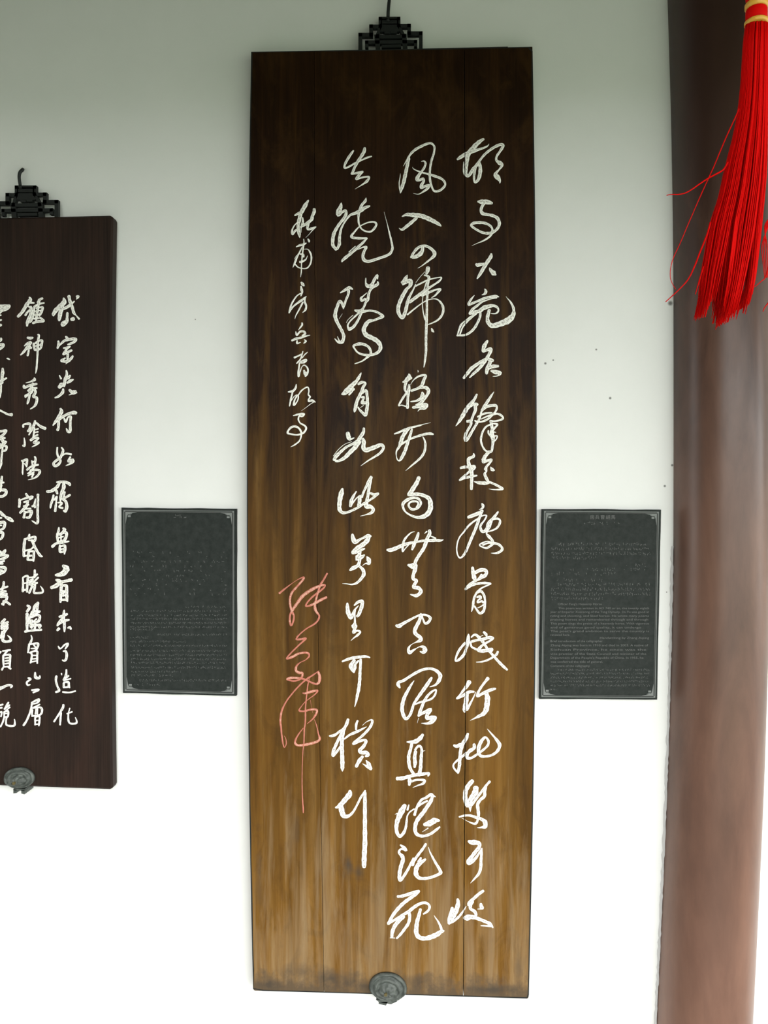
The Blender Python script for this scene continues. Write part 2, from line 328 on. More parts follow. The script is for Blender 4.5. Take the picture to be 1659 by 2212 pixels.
G(1,970,1670,160,
 "520 180 100,440 270 110,380 380 110,360 500 110,370 620 110,410 740 80","600 330 130,590 420 150,530 520 130,470 620 120,470 720 100,475 860 15",
 "910 190 60,830 280 60,740 400 60,650 520 60,570 630 60,510 720 50",
 "830 300 50,800 420 70,790 520 80,700 600 70,640 700 80,650 820 80,660 950 75,640 1050 60,610 1120 60,540 1130 50,400 1070 12,280 1000 8",
 "230 980 40,330 955 50,460 950 55,600 990 70,720 1030 70,800 1090 110,810 1190 110,730 1215 50,630 1225 10")
G(1,970,1790,160,
 "440 280 60,500 305 120,600 310 120,680 340 90,670 420 90,590 520 90,500 640 90,440 720 110,450 780 90,560 700 80,640 600 60,700 500 40,735 440 30",
 "735 440 30,725 580 65,715 720 70,710 860 75,670 1000 70,580 1110 50,480 1220 8")
G(1,950,1890,160,
 "400 540 50,410 640 100,370 780 120,300 900 150,230 1040 100,200 1090 50","280 740 70,240 850 60,200 980 60,190 1080 40","590 700 15,530 800 40,440 920 60,330 1020 60,210 1090 50",
 "970 360 70,870 430 75,760 530 75,660 620 80,640 680 50","740 600 60,690 680 80,690 760 70,770 810 80,810 880 80,790 940 60",
 "540 960 60,600 960 150,700 940 110,800 960 90,910 1000 80,1030 1050 80,1130 1100 80,1190 1180 30","920 1135 20,1020 1140 40,1150 1150 50","920 650 60,930 710 100,960 750 50,840 765 8")
# second line
G(2,830,290,160,
 "430 710 10,480 620 25,540 520 45,610 420 60,710 335 65,830 270 65,940 220 60,1040 200 55,1100 240 50,1125 300 50,1110 430 50,1070 550 55,1040 680 55,1025 800 50,1020 920 60,1030 1050 55,1070 1190 50,1120 1270 50,1220 1270 55,1310 1210 60,1365 1130 50,1340 1050 55,1270 990 60,1170 950 65,1050 910 60,940 880 45,830 850 40,720 810 30,650 770 20,635 735 6",
 "550 540 70,520 680 80,490 820 85,460 960 90,430 1090 85,390 1210 80,360 1320 15","360 1300 20,340 1200 25,335 1080 25,355 960 20,360 880 6",
 "830 610 12,890 600 40,925 650 50,900 740 55,840 830 55,780 910 80,740 980 90,730 1030 60,810 1020 60,870 990 60,880 1060 60,840 1130 80,830 1200 70,900 1170 60,1000 1140 60,970 1210 70,880 1280 45,770 1340 20,650 1325 6")
G(2,830,440,160,
 "400 285 20,500 245 80,620 250 100,760 260 110,880 290 110,1010 345 110,1130 405 95,1230 465 70,1270 500 30",
 "720 320 70,620 410 80,510 500 80,400 580 60,330 545 10",
 "600 1200 50,650 1110 60,730 1010 70,830 950 60,940 950 65,1050 1010 70,1120 1090 90,1120 1160 90,1050 1230 55,950 1310 40,830 1400 20,750 1445 6",
 "860 980 70,850 1060 90,800 1130 110,720 1180 90,640 1200 80")
G(2,830,560,160,
 "515 355 20,480 430 90,420 530 110,400 550 90,480 510 90,580 480 100,590 560 110,560 620 60,510 660 80,440 770 90,380 890 95,330 1010 90,310 1130 90,340 1240 90,410 1310 80,460 1210 85,500 1060 85,530 920 70,590 790 55,650 680 40,700 560 25",
 "700 600 40,820 540 40,940 480 40,1060 440 35,1180 415 30,1280 410 35,1240 480 50,1130 560 45,1020 630 60,900 710 75,780 800 80,660 890 80,570 960 70",
 "840 810 60,960 760 70,1080 710 50,1180 675 40,1260 670 50,1210 730 60,1140 810 40,1060 860 15",
 "980 190 90,970 260 100,945 320 60","910 280 12,800 400 14,710 520 12","900 360 40,960 370 50,1000 410 70,980 500 70,970 620 55,965 780 60,955 940 55,955 1100 55,950 1250 60,945 1400 65,940 1560 65,935 1760 62,935 1920 62,935 2050 60,920 2200 55,905 2320 45,885 2420 12",
 "940 520 25,900 660 30,870 800 25,855 950 20,860 1080 25,880 1220 30,920 1350 50",
 "520 1240 40,640 1140 40,780 1030 30,920 940 25,1040 895 20,1160 890 30,1250 950 45,1310 1050 60,1320 1160 60,1280 1270 55,1200 1360 45,1090 1420 35,985 1460 25",
 "1060 1550 30,1080 1600 65,1110 1630 30")
G(2,830,790,160,
 "550 180 20,560 230 90,520 300 110,470 350 80,415 365 30","500 330 70,600 270 70","490 360 70,465 450 70,465 540 60,500 600 50","555 430 50,555 500 75,540 600 80,530 700 65,525 800 65,520 940 70",
 "490 620 50,420 720 55,360 820 50,320 895 30,390 885 30,480 910 30",
 "590 425 8,640 340 20,720 265 40,820 220 50,930 215 50,890 310 80,860 400 80,820 470 80,720 520 60,610 560 60",
 "820 490 60,930 490 80,990 550 90,970 640 70,900 730 80,830 820 80,700 880 20",
 "850 600 50,860 650 100,820 730 80,720 785 50,595 805 30","640 935 50,740 920 80,850 890 90,950 880 90,900 950 80,800 970 40,750 1025 6","750 100 8,760 125 25,755 150 8")
G(2,830,900,160,
 "230 385 35,330 350 50,450 295 55,580 250 55,700 220 45,800 195 40,900 165 15,1040 135 6",
 "540 270 80,460 370 90,400 480 95,370 590 100,330 680 60,275 770 40,270 880 22,300 970 30,350 980 50,400 900 80,460 780 80,500 660 80,540 540 70,580 420 70,620 280 45",
 "400 610 50,490 550 45,620 485 50,760 435 55,900 395 60,1020 380 65,1095 395 40","865 450 20,910 550 50,920 660 60,900 780 60,840 890 60,740 990 50,620 1090 40,480 1210 8")
G(2,830,1000,160,
 "775 330 90,730 440 100,660 550 105,590 660 110,540 720 60,650 700 80,790 705 85,920 745 85,1010 810 105,1035 920 120,1030 1030 125,980 1130 120,880 1200 110,750 1220 70,610 1180 50,480 1100 40,420 990 60,430 900 80,530 820 80,650 780 60,760 800 60,820 890 55,780 980 60,690 1035 60,600 1030 60,545 950 50,580 880 50,660 860 50,740 870 50,760 920 40,720 985 30")
G(2,830,1130,160,
 "70 600 60,160 600 100,290 550 95,420 490 80,560 450 70,720 420 50,880 395 60,1020 390 80,1150 385 75,1260 390 60,1325 370 10","1040 290 30,1150 340 40",
 "685 190 8,600 215 30,500 310 45,440 400 55,415 520 60,410 640 30,470 570 25,560 470 30","765 220 50,740 310 80,700 410 80,660 500 80,625 590 50",
 "1010 170 80,1020 230 80,970 330 85,930 450 90,880 570 85,800 690 80,730 800 80,690 890 80,690 960 120,690 1040 100,650 1160 80,650 1250 80,720 1290 80,680 1370 80,660 1440 80,760 1450 90,820 1520 90,780 1590 90,700 1625 80,580 1595 15",
 "900 235 10,950 190 40","540 940 60,620 960 130,680 960 130")
G(2,830,1280,160,
 "270 740 60,330 750 105,430 690 75,560 620 60,700 545 50,820 500 50,940 505 50,1030 570 70,990 660 70,915 690 60,870 600 40,830 500 60",
 "820 480 50,790 620 85,730 740 90,680 860 90,720 940 90,800 1000 90,820 1060 100,740 1100 50,650 1140 10,580 1190 30,540 1270 70,570 1340 100,640 1300 60,720 1250 20,790 1215 25,880 1220 80,910 1290 120,880 1340 80,800 1320 20")
G(2,830,1420,160,
 "350 680 40,310 610 90,320 560 70,430 520 70,570 430 65,720 340 70,880 270 65,1050 255 60,1180 310 80,1255 410 95,1220 530 85,1140 620 50,1020 660 15",
 "670 520 12,600 620 55,520 760 75,450 900 85,410 1040 90,400 1180 90,440 1320 85,490 1380 70,570 1300 65,620 1180 70,660 1050 60,740 920 70,840 780 80,940 640 90,1020 520 80,1060 460 55",
 "690 1050 40,820 1000 50,950 970 50,1070 920 50,1140 830 50,1160 730 40,1080 760 50,980 850 60,900 970 70,850 1090 70,800 1220 80,770 1310 60",
 "770 1310 40,880 1240 70,1020 1170 80,1040 1180 80,970 1270 90,960 1360 90,1060 1350 100,1150 1340 60,1080 1430 110,970 1480 60,830 1475 8","770 1360 15,740 1470 5")
G(2,830,1570,160,
 "860 180 70,810 250 100,720 320 110,620 340 80,510 340 30","620 370 70,590 500 75,550 640 80,550 780 85,570 900 80,620 1000 70,680 1080 70",
 "690 520 50,750 440 60,810 440 60,840 520 60,830 650 75,820 800 80,810 940 85,780 1080 90","700 560 80,680 680 80,690 800 90,680 900 60",
 "290 1160 90,420 1150 95,560 1110 80,700 1080 80,850 1060 80,1000 1045 60,980 1100 40","560 1150 60,570 1220 100,560 1300 60","620 1220 60,720 1190 50,850 1190 60,910 1210 60,870 1270 60,760 1310 35,640 1360 8","870 545 20,915 530 6")
G(2,830,1680,160,
 "460 620 90,400 730 150,340 850 130,290 980 110,270 1120 90,290 1240 85,350 1310 80,430 1240 75,480 1120 60,500 980 55,515 860 35,570 770 35,670 700 35","550 610 30,520 720 50","240 820 8,290 800 30",
 "680 830 70,710 720 60,760 600 60,840 490 60,930 450 60,1040 380 80,1090 400 60,1150 430 15","760 640 50,860 570 50,960 520 50","1080 420 70,1040 530 90,960 650 90,880 770 95,790 880 100,720 990 95,690 1120 90,710 1240 85,800 1300 75,920 1300 65,1050 1250 65,1160 1170 65,1240 1105 45",
 "900 1050 80,1020 1020 150,1130 960 140,1230 960 50","980 1130 30,850 1215 6")
G(2,830,1780,160,
 "360 470 30,430 520 80,490 590 70,430 560 60,360 570 50,330 640 60,400 720 90,420 800 95,380 930 95,350 1060 95,340 1190 95,360 1270 60,450 1150 70,540 1000 65,600 870 50,650 760 30",
 "930 450 60,860 560 65,760 690 65,670 820 70,630 910 90","920 790 50,830 860 90,750 930 110,710 1040 110,720 1140 110,790 1210 80,920 1220 70,1060 1190 70,1190 1140 70,1260 1090 90,1230 1000 70,1150 870 60,1080 740 50,1020 620 30,990 520 10","820 760 50,780 850 90")
G(2,830,1900,160,
 "300 380 60,400 370 75,540 330 80,680 280 70,780 260 50,690 340 80,560 430 85,430 530 85,310 650 85,200 790 80,130 910 70,90 990 60,170 940 60,290 870 60,420 790 70,540 720 80,640 640 80,760 560 75,880 520 65,970 540 60,1015 610 60,980 700 60,880 770 40",
 "430 830 90,320 930 100,230 1050 90,180 1180 90,170 1290 60","240 1310 20,130 1305 20","560 750 70,570 850 75,540 980 75,460 1100 70,370 1220 65,280 1315 45",
 "810 670 70,780 790 80,740 930 95,720 1070 105,720 1200 110,780 1290 110,900 1320 100,1040 1290 120,1180 1230 120,1280 1160 90,1340 1150 30","1300 1180 60,1260 1050 60,1200 930 40,1150 860 25,1115 800 6")
# third line
G(3,700,290,160,
 "655 370 40,590 460 65,520 570 65,465 680 55,465 755 50,560 725 45,680 655 45,790 600 45,880 560 40,970 520 50,1065 495 30",
 "910 310 60,895 390 85,830 500 75,750 620 75,690 730 65,640 850 60,610 890 30,720 870 60,870 835 30,800 900 70,720 1000 60,820 975 45,930 955 45,1010 960 45,960 1050 70,860 1125 35,770 1180 18,690 1230 5")
G(3,700,420,160,
 "385 190 20,370 280 100,330 380 130,320 450 110,400 400 60,480 360 60,490 440 75,440 540 75,360 640 70,280 760 75,220 880 85,195 1020 85,200 1140 80,270 1230 70",
 "290 1220 60,340 1120 80,345 980 70,375 800 55,430 670 40,500 560 45,590 460 55,700 420 75,810 370 90,910 300 85,1020 260 40",
 "940 75 15,920 150 70,850 230 65,810 320 70,780 420 65,770 520 50,780 650 45,830 760 40,920 820 40,1030 835 45,1110 780 55,1170 680 55,1130 620 45,1020 620 35,900 660 30,780 730 30,680 840 45,610 950 60,760 980 60,950 980 45",
 "960 980 40,870 1080 60,760 1180 70,640 1290 60,500 1400 80,410 1480 60,400 1515 15","700 1160 20,560 1290 30",
 "750 1240 15,850 1190 30,940 1180 70,900 1270 65,870 1380 75,900 1470 85,990 1500 70,1110 1470 70,1260 1420 65,1400 1370 65,1490 1310 65,1530 1210 60,1520 1110 50,1490 970 45,1455 830 35,1420 680 20,1380 530 10,1345 390 5")
G(3,700,590,160,
 "365 440 25,450 390 60,560 330 85,640 360 30","550 390 70,540 480 60,490 600 55,450 720 60,430 800 20",
 "430 770 40,390 660 70,340 630 60,300 740 75,260 860 85,250 970 95,290 1090 80,360 1220 75,420 1340 75,440 1440 80,400 1540 90,320 1550 50,240 1470 20","300 1420 12,340 1520 40","410 910 8,340 1020 10",
 "935 110 20,935 220 40,980 290 100,1060 270 80,1130 140 70,1190 50 60,1195 130 30","1200 190 30,1200 250 70,1100 310 70,1040 370 60,1000 470 60,980 580 80,930 660 60,900 740 50,850 820 60,760 850 80,690 830 40",
 "960 440 15,880 510 30,830 560 60,840 620 50,920 580 60","850 860 60,800 970 60,740 1090 60,650 1210 70,560 1260 80","780 890 50,680 980 40,580 1080 35,530 1170 40,550 1250 60","650 940 15,540 1040 15,500 1110 10",
 "830 870 80,930 850 60,1040 840 50,1180 870 55,1280 930 60,1320 970 70,1230 1010 65,1110 1060 50","1110 1060 50,1000 1080 90,920 1180 100,890 1290 100,950 1390 110,1070 1450 110,1190 1520 110,1260 1620 95,1250 1720 85,1180 1790 70,1060 1830 60,900 1830 55,760 1780 45,690 1700 40,660 1630 50,760 1590 75,870 1590 70,980 1640 60,1040 1730 60,1040 1820 60,960 1890 50,850 1970 35,690 2030 25")
G(3,700,790,160,
 "830 160 20,790 240 70,730 340 80,640 430 110,540 530 130,460 610 120,390 640 20","560 650 40,650 520 90",
 "770 410 60,850 370 70,930 390 40,880 470 75,840 580 75,790 680 75,740 790 80,710 900 85,690 990 70,680 1035 30",
 "860 610 50,940 550 60,960 650 70,970 760 75,970 870 80,955 990 80,930 1100 80,870 1060 70,800 990 50,760 930 40","830 710 40,890 700 55,870 770 50,850 830 80,940 830 70","885 890 20,810 940 10")
G(3,700,900,160,
 "530 370 90,550 460 120,580 510 60,670 475 25","890 260 50,880 350 80,810 460 90,750 550 90,620 620 60,500 680 60,380 780 70,270 890 90,220 970 60","800 560 80,700 680 110,580 800 100,460 920 90,330 990 60,260 990 60",
 "870 500 70,890 580 100,880 690 100,930 750 110,1040 720 110,1170 670 100,1280 630 80,1330 700 70,1260 810 60,1130 900 50,980 990 35,820 1105 8","620 560 12,460 620 14,320 740 16,210 880 14")
G(3,700,1020,160,
 "410 370 50,390 460 120,360 580 115,345 700 105,345 820 100,400 900 80,500 905 60,620 860 60,760 790 60,880 710 60,1000 640 50,1130 550 60,1215 480 50","1040 470 50,1120 500 70,1215 475 45",
 "720 435 30,660 530 60,610 640 85,590 760 60,640 690 40,740 570 30,840 530 60","800 540 80,795 650 95,780 760 90","1050 95 40,1010 190 85,940 330 60,880 460 55,850 560 50",
 "1060 110 60,1030 250 65,1000 400 75,980 540 70,950 680 90,950 770 110,1040 770 90,1100 830 80,1070 900 80,980 940 40,810 985 6")
G(3,700,1140,160,
 "635 150 50,650 240 110,700 320 110,790 270 60,890 220 50,980 180 90,1050 190 40","1010 190 80,970 280 110,880 370 110,770 440 110,680 510 90,640 570 60,760 540 50,850 490 60,905 470 40",
 "800 530 80,780 640 110,740 680 150,850 650 90,900 610 40","800 690 80,790 770 80,750 850 80,640 910 100,580 950 40","790 860 60,870 940 80,890 1040 90,830 1140 70,740 1230 60,630 1270 40,500 1255 20,410 1250 6",
 "960 650 30,1000 720 110,1010 800 70,930 800 30,860 850 8")
G(3,700,1290,160,
 "520 140 50,525 240 90,545 360 110,600 450 110,650 370 70,690 280 50,770 190 20","680 180 40,760 110 70,850 90 80,850 180 90,820 280 85,770 400 80,740 425 60",
 "710 260 20,690 380 30,690 480 45,690 570 50,680 640 150,680 720 80,660 790 70,740 750 50,810 780 50,750 850 60,670 910 30,600 975 6")
G(3,700,1410,160,
 "410 195 40,520 150 65,650 115 70,800 95 70,940 85 60,1025 110 30","680 170 70,620 250 90,600 320 100,660 440 30","770 180 40,700 260 60,690 340 80,670 450 20",
 "820 150 60,815 280 65,805 420 70,800 560 75,790 700 80,770 840 80,740 980 70,715 1100 45,685 1210 15")
G(3,700,1540,160,
 "535 150 70,500 260 80,440 350 60,340 420 55,250 490 65,170 515 70,115 515 25","460 330 70,420 460 90,400 620 95,400 800 95,405 960 95,410 1120 105,410 1230 90,410 1310 15",
 "400 450 70,330 580 70,260 730 75,200 880 75,205 960 60,290 860 60,370 750 50","460 580 40,560 500 55,690 440 70,800 390 60,950 310 15",
 "750 180 50,720 260 60,715 370 50","860 280 8,950 200 15,1060 155 40,1080 200 65,1030 320 65,920 450 65,800 560 60,690 640 50,650 700 50,760 650 60,880 610 60,940 630 70,890 740 80,800 840 90,840 890 90,950 890 90,990 940 80,930 970 50",
 "860 980 70,790 1070 95,720 1200 70","940 1065 20,1000 1150 100,1050 1260 60,960 1200 60,860 1135 8")
G(3,690,1700,200,
 "545 70 50,540 130 110,450 240 95,360 340 90,290 370 30","390 330 80,400 430 110,440 520 90,520 520 60,600 450 45,670 330 40,740 190 45,820 65 30",
 "815 100 55,815 250 70,815 500 75,815 750 80,815 1000 90,805 1200 95,800 1350 95,800 1430 70")
# small title line
G(4,590,420,130,
 "970 160 40,900 280 120,820 420 120,760 540 110,720 700 120,690 850 90,700 1000 100,720 1100 100,735 1190 20","600 575 50,720 510 80,800 480 60",
 "680 760 40,590 850 35,530 960 50,520 1060 70,540 1110 40,600 1010 70,690 960 70","810 640 40,820 760 70,790 850 70,770 930 30,770 1050 15",
 "1130 410 90,1130 480 100,1080 600 90,1060 690 100,950 780 90,840 850 80,760 900 60","970 780 90,950 880 80,950 960 60,1060 940 70,1180 895 30,1090 980 30,1000 1090 15,900 1190 6")
G(4,590,500,130,
 "635 425 25,720 385 65,830 360 70,910 320 30","840 210 20,850 300 40,830 420 55,815 560 40,800 700 45,785 850 35,780 1000 35,775 1120 35,755 1255 12",
 "800 430 30,740 550 45,680 660 50,630 780 60,590 880 60,545 990 15","640 660 15,590 760 15","600 890 40,680 980 40,800 1020 30,930 1010 40,1010 920 50,1050 800 50,1050 670 50,1010 560 50,950 490 30,850 490 15",
 "740 620 40,830 640 70,840 700 50","740 840 70,800 830 70,900 770 40,945 670 15","960 210 40,990 260 70,990 295 30")
G(4,590,590,130,
 "780 260 60,810 300 100,850 350 40","770 370 50,785 460 80,800 530 60,765 630 30","760 560 40,660 620 40,570 740 50,500 870 50,460 1000 55,440 1100 30,500 980 60,600 880 50,720 790 70,850 700 70,915 640 20",
 "880 680 40,870 790 60,910 900 60,890 1010 60,815 1085 20","820 800 50,760 920 50,690 1050 45,620 1180 30,600 1260 10")
G(4,590,690,130,
 "795 95 40,800 150 60,750 220 45,695 295 10","625 340 30,650 430 60,740 340 60,840 330 70,880 390 70,800 450 40","520 580 60,640 530 75,780 500 60,900 460 50,1015 435 20",
 "660 590 40,660 660 60,760 630 15","850 550 15,900 600 70,840 660 20")
G(4,590,690,130,
 "585 1050 60,680 1010 50,800 950 40","820 880 30,790 990 40,750 1100 50,650 1210 40","945 905 25,870 970 35,800 1060 30","760 1180 80,840 1160 130,910 1120 80",
 "725 1200 40,710 1330 50,695 1470 60,700 1570 60,740 1450 35,790 1310 25,860 1260 35,940 1330 50,960 1430 55,920 1500 100,890 1560 60","850 1410 60,880 1500 90")
G(4,590,760,130,
 "635 900 30,620 990 60,560 1070 75,480 1095 65,415 1105 30","540 1100 40,500 1250 55,470 1400 55,450 1495 30","510 1340 20,570 1240 25,640 1190 30,690 1190 40,780 1070 45,890 990 40,960 980 45,985 1080 40,970 1180 45,1020 1240 50,980 1300 45,980 1360 60,1080 1340 75,1165 1390 25",
 "650 1220 50,590 1330 50,565 1470 60,640 1400 40,690 1290 40,690 1200 40","1130 1380 30,1030 1440 20,900 1540 14,780 1625 6")
G(4,590,850,130,
 "555 610 25,650 585 55,770 560 60,860 570 50,800 630 50,730 610 60","710 630 50,695 720 45,750 820 45,860 880 55,910 960 60,860 1060 60,780 1110 60,650 1140 45,500 1120 50,400 1090 60,430 1000 60,520 920 65,620 910 65,710 960 60,770 1060 55,770 1180 45,720 1310 45,600 1410 45,480 1475 10")
# red signature
G(5,570,1220,160,
 "350 635 50,480 530 35,640 410 12,780 320 18,890 280 40,870 340 50,740 490 45,630 620 50,585 760 50,590 900 50,620 1020 50,670 1150 40,650 1290 40,605 1360 40,580 1250 45,590 1120 40,650 1000 60,740 870 65,850 720 75,970 620 70,1120 530 70,1240 480 55,1350 450 45,1370 480 30,1280 570 45,1120 690 40,990 820 35,940 920 40,1040 910 45,1180 840 65,1310 770 60,1400 730 50",
 "1415 195 40,1340 330 40,1260 460 45,1210 620 45,1170 770 45,1140 900 55,1160 1020 65,1220 1110 40,1240 1160 40,1200 1260 40,1110 1340 40,970 1420 28,840 1520 28,740 1620 35")
G(5,570,1360,160,
 "750 170 30,720 220 30,830 215 50,945 195 35,880 260 40,740 390 32,600 530 32,510 650 35,640 610 60,760 545 50,900 515 45,990 530 45,1010 600 40,930 680 22,810 740 20,730 820 45,720 920 60,800 970 60,860 970 50,850 1060 45,770 1130 40,640 1150 35,520 1110 45,600 1085 60,740 1085 50,900 1110 40,1050 1180 40,1180 1220 45,1240 1160 65,1250 1050 65,1220 960 50",
 "1230 925 15,1110 1010 35,970 1100 40,860 1190 35,740 1310 32,620 1450 32,520 1580 32,450 1700 35,400 1820 45,375 1950 45,370 2080 45,385 2200 40,395 2330 35,415 2480 35,430 2570 30,460 2640 20,500 2560 25,490 2450 20,455 2380 8")
G(5,570,1450,160,
 "1015 170 15,985 300 30,965 470 28,945 650 30,930 830 30,930 1000 35,925 1150 32,905 1300 32,900 1450 30,895 1600 28,875 1780 20,865 1950 18,858 2150 18,855 2350 20,855 2550 22,860 2750 24,870 2950 28,880 3080 35,882 3170 20",
 "870 490 25,930 495 50,1050 460 60,1200 430 40,1150 510 30,1020 610 20,920 690 18,830 800 22,790 880 40,900 895 40,1040 860 45,1170 860 50,1180 930 50,1100 1060 35,970 1175 10",
 "1040 650 8,1090 930 6","885 1270 15,790 1390 28,720 1510 40,700 1610 50,770 1660 55,900 1650 60,1050 1620 60,1180 1580 55,1250 1520 55,1220 1400 30,1180 1220 22,1130 1080 12")
# left board: three lines, the third one cut by the frame
G(6,0,620,190,
 "1200 210 30,1210 280 90,1140 360 90,1060 430 80,1010 510 70,1010 540 30","1170 380 80,1140 480 80,1120 590 70,1115 635 30",
 "1300 175 60,1320 270 60,1360 370 55,1390 480 55,1440 540 20,1490 600 40","1190 410 50,1280 370 60,1400 270 25","1450 180 50,1480 180 50,1440 230 15",
 "1270 490 40,1265 570 50,1255 660 60,1180 720 60,1175 680 50,1230 640 30","1350 610 60,1385 600 70")
G(6,0,620,190,
 "1240 935 30,1270 970 60,1260 1010 40","1100 1025 40,1105 1090 50,1085 1150 40","1120 1100 30,1220 1010 50,1330 985 55,1430 980 50,1390 1040 50,1280 1085 30",
 "1200 1150 30,1260 1150 60,1320 1120 30","1350 1195 40,1270 1230 50,1190 1270 35,1260 1170 40","1280 1230 45,1275 1330 45,1270 1400 30","1230 1340 30,1160 1390 50,1260 1400 50,1340 1350 50,1370 1305 40","1320 1390 30,1240 1450 10")
G(6,0,780,190,
 "1250 180 30,1260 250 45,1230 340 60,1215 430 55,1210 480 30","1120 270 20,1150 330 40","1320 275 40,1290 310 60,1230 340 40","1120 490 70,1160 450 90,1190 430 50","1270 410 40,1330 370 60,1380 350 30",
 "1190 530 40,1180 590 60,1110 660 45,1040 690 30","1310 545 40,1370 590 80,1440 580 60,1300 640 10")
G(6,0,780,190,
 "1140 900 40,1160 950 70,1110 1050 65,1050 1140 55,1000 1210 25","1110 1080 50,1105 1180 50,1100 1260 50,1085 1300 50","1130 1090 50,1200 1040 50,1300 990 50,1400 970 70,1430 980 60",
 "1210 1080 30,1240 1150 40,1280 1060 30,1330 1050 50,1325 1150 45,1325 1260 50,1320 1330 55,1280 1330 45,1250 1270 20")
G(6,0,930,190,
 "1080 320 30,1075 410 35,1095 490 40,1140 570 45,1100 640 50,1040 670 50,1010 620 50,1070 560 45,1130 520 50,1170 440 50,1190 370 45,1160 320 25",
 "1160 480 30,1240 435 35,1340 450 40","1325 500 35,1290 580 45,1370 560 70,1350 610 50,1240 665 10")
G(6,0,930,190,
 "1070 975 30,1140 970 50,1220 970 50,1300 1000 60,1320 1030 40","1120 990 50,1070 1070 60,970 1140 60,890 1150 50","1060 1130 50,1080 1190 40","1200 1010 60,1200 1080 70,1160 1180 55,1140 1270 45,1140 1340 30",
 "1010 1220 35,985 1320 45,960 1400 45,950 1460 25","1020 1310 30,1070 1240 30,1060 1320 40","1060 1340 30,1050 1430 45,1040 1520 45","1090 1360 25,1170 1370 40,1110 1440 30,1180 1460 40",
 "1180 1290 50,1240 1340 50,1260 1430 60,1235 1520 60,1200 1510 30","1220 1160 35,1205 1270 50,1320 1215 40")
G(6,0,1080,190,
 "1110 520 25,1100 600 50,1070 650 30","1190 535 35,1220 560 60,1150 640 50,1080 660 40,1085 730 50,1090 790 40","1130 650 30,1240 610 50,1250 680 60,1210 760 50,1110 790 40","1120 710 30,1190 690 30","1150 670 25,1150 760 30",
 "985 880 50,1010 860 60,1060 820 40,1180 800 50,1300 780 25","1130 850 30,1125 920 50,1130 980 40","1130 880 30,1220 860 45,1225 930 55,1215 1020 25","1140 930 30,1200 920 30","1140 985 40,1210 970 40")
G(6,0,1220,190,
 "1190 20 50,1240 60 120,1230 130 110,1150 180 90,1050 195 40","1290 90 50,1240 150 60","1060 285 40,1110 300 70,1150 310 40","970 430 60,1050 400 80,1130 340 80,1230 310 50,1340 290 55,1350 270 40,1290 270 15",
 "1160 380 60,1150 480 55,1145 600 55,1140 700 40","1170 390 40,1250 400 60,1255 500 60,1260 600 60,1270 690 30","1170 500 30,1210 500 40,1180 580 40,1240 570 30","1170 660 40,1250 660 50")
G(6,0,1220,190,
 "1210 860 30,1200 960 60,1190 1050 55","1120 980 40,1200 960 50,1265 930 40","1190 1000 50,1110 1100 60,1080 1150 30","1100 1130 30,1200 1060 50,1300 1040 35","1210 1050 50,1215 1160 55,1215 1260 30","1080 1235 40,1110 1205 60","1280 1190 30,1320 1180 50,1335 1210 40")
G(6,0,1330,331.1,
 "630 330 12,645 355 22,665 350 14,700 315 20,735 300 20,725 330 24,705 360 14","685 385 14,710 385 26,722 420 28,715 470 28,695 488 22,675 480 14")
G(6,0,1420,331.1,
 "610 205 24,605 250 24,620 310 22,640 360 26,605 375 22","665 175 16,668 190 10","718 135 18,715 185 24,690 245 24","740 200 22,705 230 18","690 250 16,765 230 16","690 280 22,690 320 26,690 330 14","690 270 16,740 270 26,745 310 26,755 330 12","700 325 20,750 320 18","680 375 20,750 380 18,815 365 18")
G(6,0,1420,331.1,
 "685 515 24,680 545 28,640 610 20,585 695 20","660 600 20,655 660 22,650 730 18","755 550 12,740 610 16,740 680 22,760 715 18,820 715 22,830 690 18,815 650 8","725 610 14,780 590 16")
# second line
G(7,0,620,190,
 "555 195 30,570 240 70,500 340 70,420 470 60,340 555 50","560 290 40,640 300 30","540 370 30,590 400 50,520 470 35,480 530 45","580 370 40,590 460 60,560 560 60,520 640 55,510 730 40","500 680 40,580 640 50,620 560 40,640 480 30",
 "800 215 40,760 230 50,700 290 20","830 300 30,740 320 40,650 370 40,640 430 40,620 500 40","740 240 50,720 340 50,710 430 50,690 530 50,680 640 40","680 400 25,800 385 45,780 470 50,740 540 40","660 460 25,770 440 25","650 530 30,770 520 30","620 680 40,720 650 50,820 640 50,760 580 40","640 600 30,760 580 30")
G(7,0,620,190,
 "520 955 40,570 965 60,620 955 30","460 1110 20,520 1060 40,580 1045 50,510 1140 55,450 1220 45,390 1280 25","530 1120 40,540 1200 40,520 1290 40","560 1110 30,580 1150 50",
 "630 1060 30,640 1130 45,660 1190 40","640 1080 30,720 1020 40,795 1010 40,780 1090 50,760 1160 40,670 1190 40","640 1120 25,770 1090 30","715 900 30,735 910 40,715 1020 45,710 1150 50,705 1300 35,695 1450 35,685 1560 35,670 1630 12")
G(7,0,780,190,
 "645 315 20,650 350 60,570 390 25,490 410 15","450 460 40,460 500 50,560 460 50,690 430 40","620 420 40,590 500 45,530 560 40","590 500 30,690 510 40","600 540 60,590 590 50,530 620 30,470 650 25","480 670 50,520 650 25","560 590 50,550 680 45,530 760 45,515 805 30","650 540 50,670 590 50,630 670 50,690 690 50,690 770 55,650 850 40,570 905 15")
G(7,0,780,190,
 "440 1240 40,440 1200 30,540 1180 50,570 1200 45,560 1280 50,530 1320 50","455 1450 20,465 1530 35,460 1600 45,430 1590 30","660 1130 40,650 1180 50,600 1290 45,545 1390 25","680 1160 30,760 1230 50,850 1270 60","650 1260 30,640 1350 35,625 1450 35","640 1300 25,720 1275 30","640 1350 25,715 1335 30","640 1420 25,710 1390 35","580 1490 50,650 1450 45,725 1455 35,640 1540 45,730 1535 45,680 1580 35,600 1620 10")
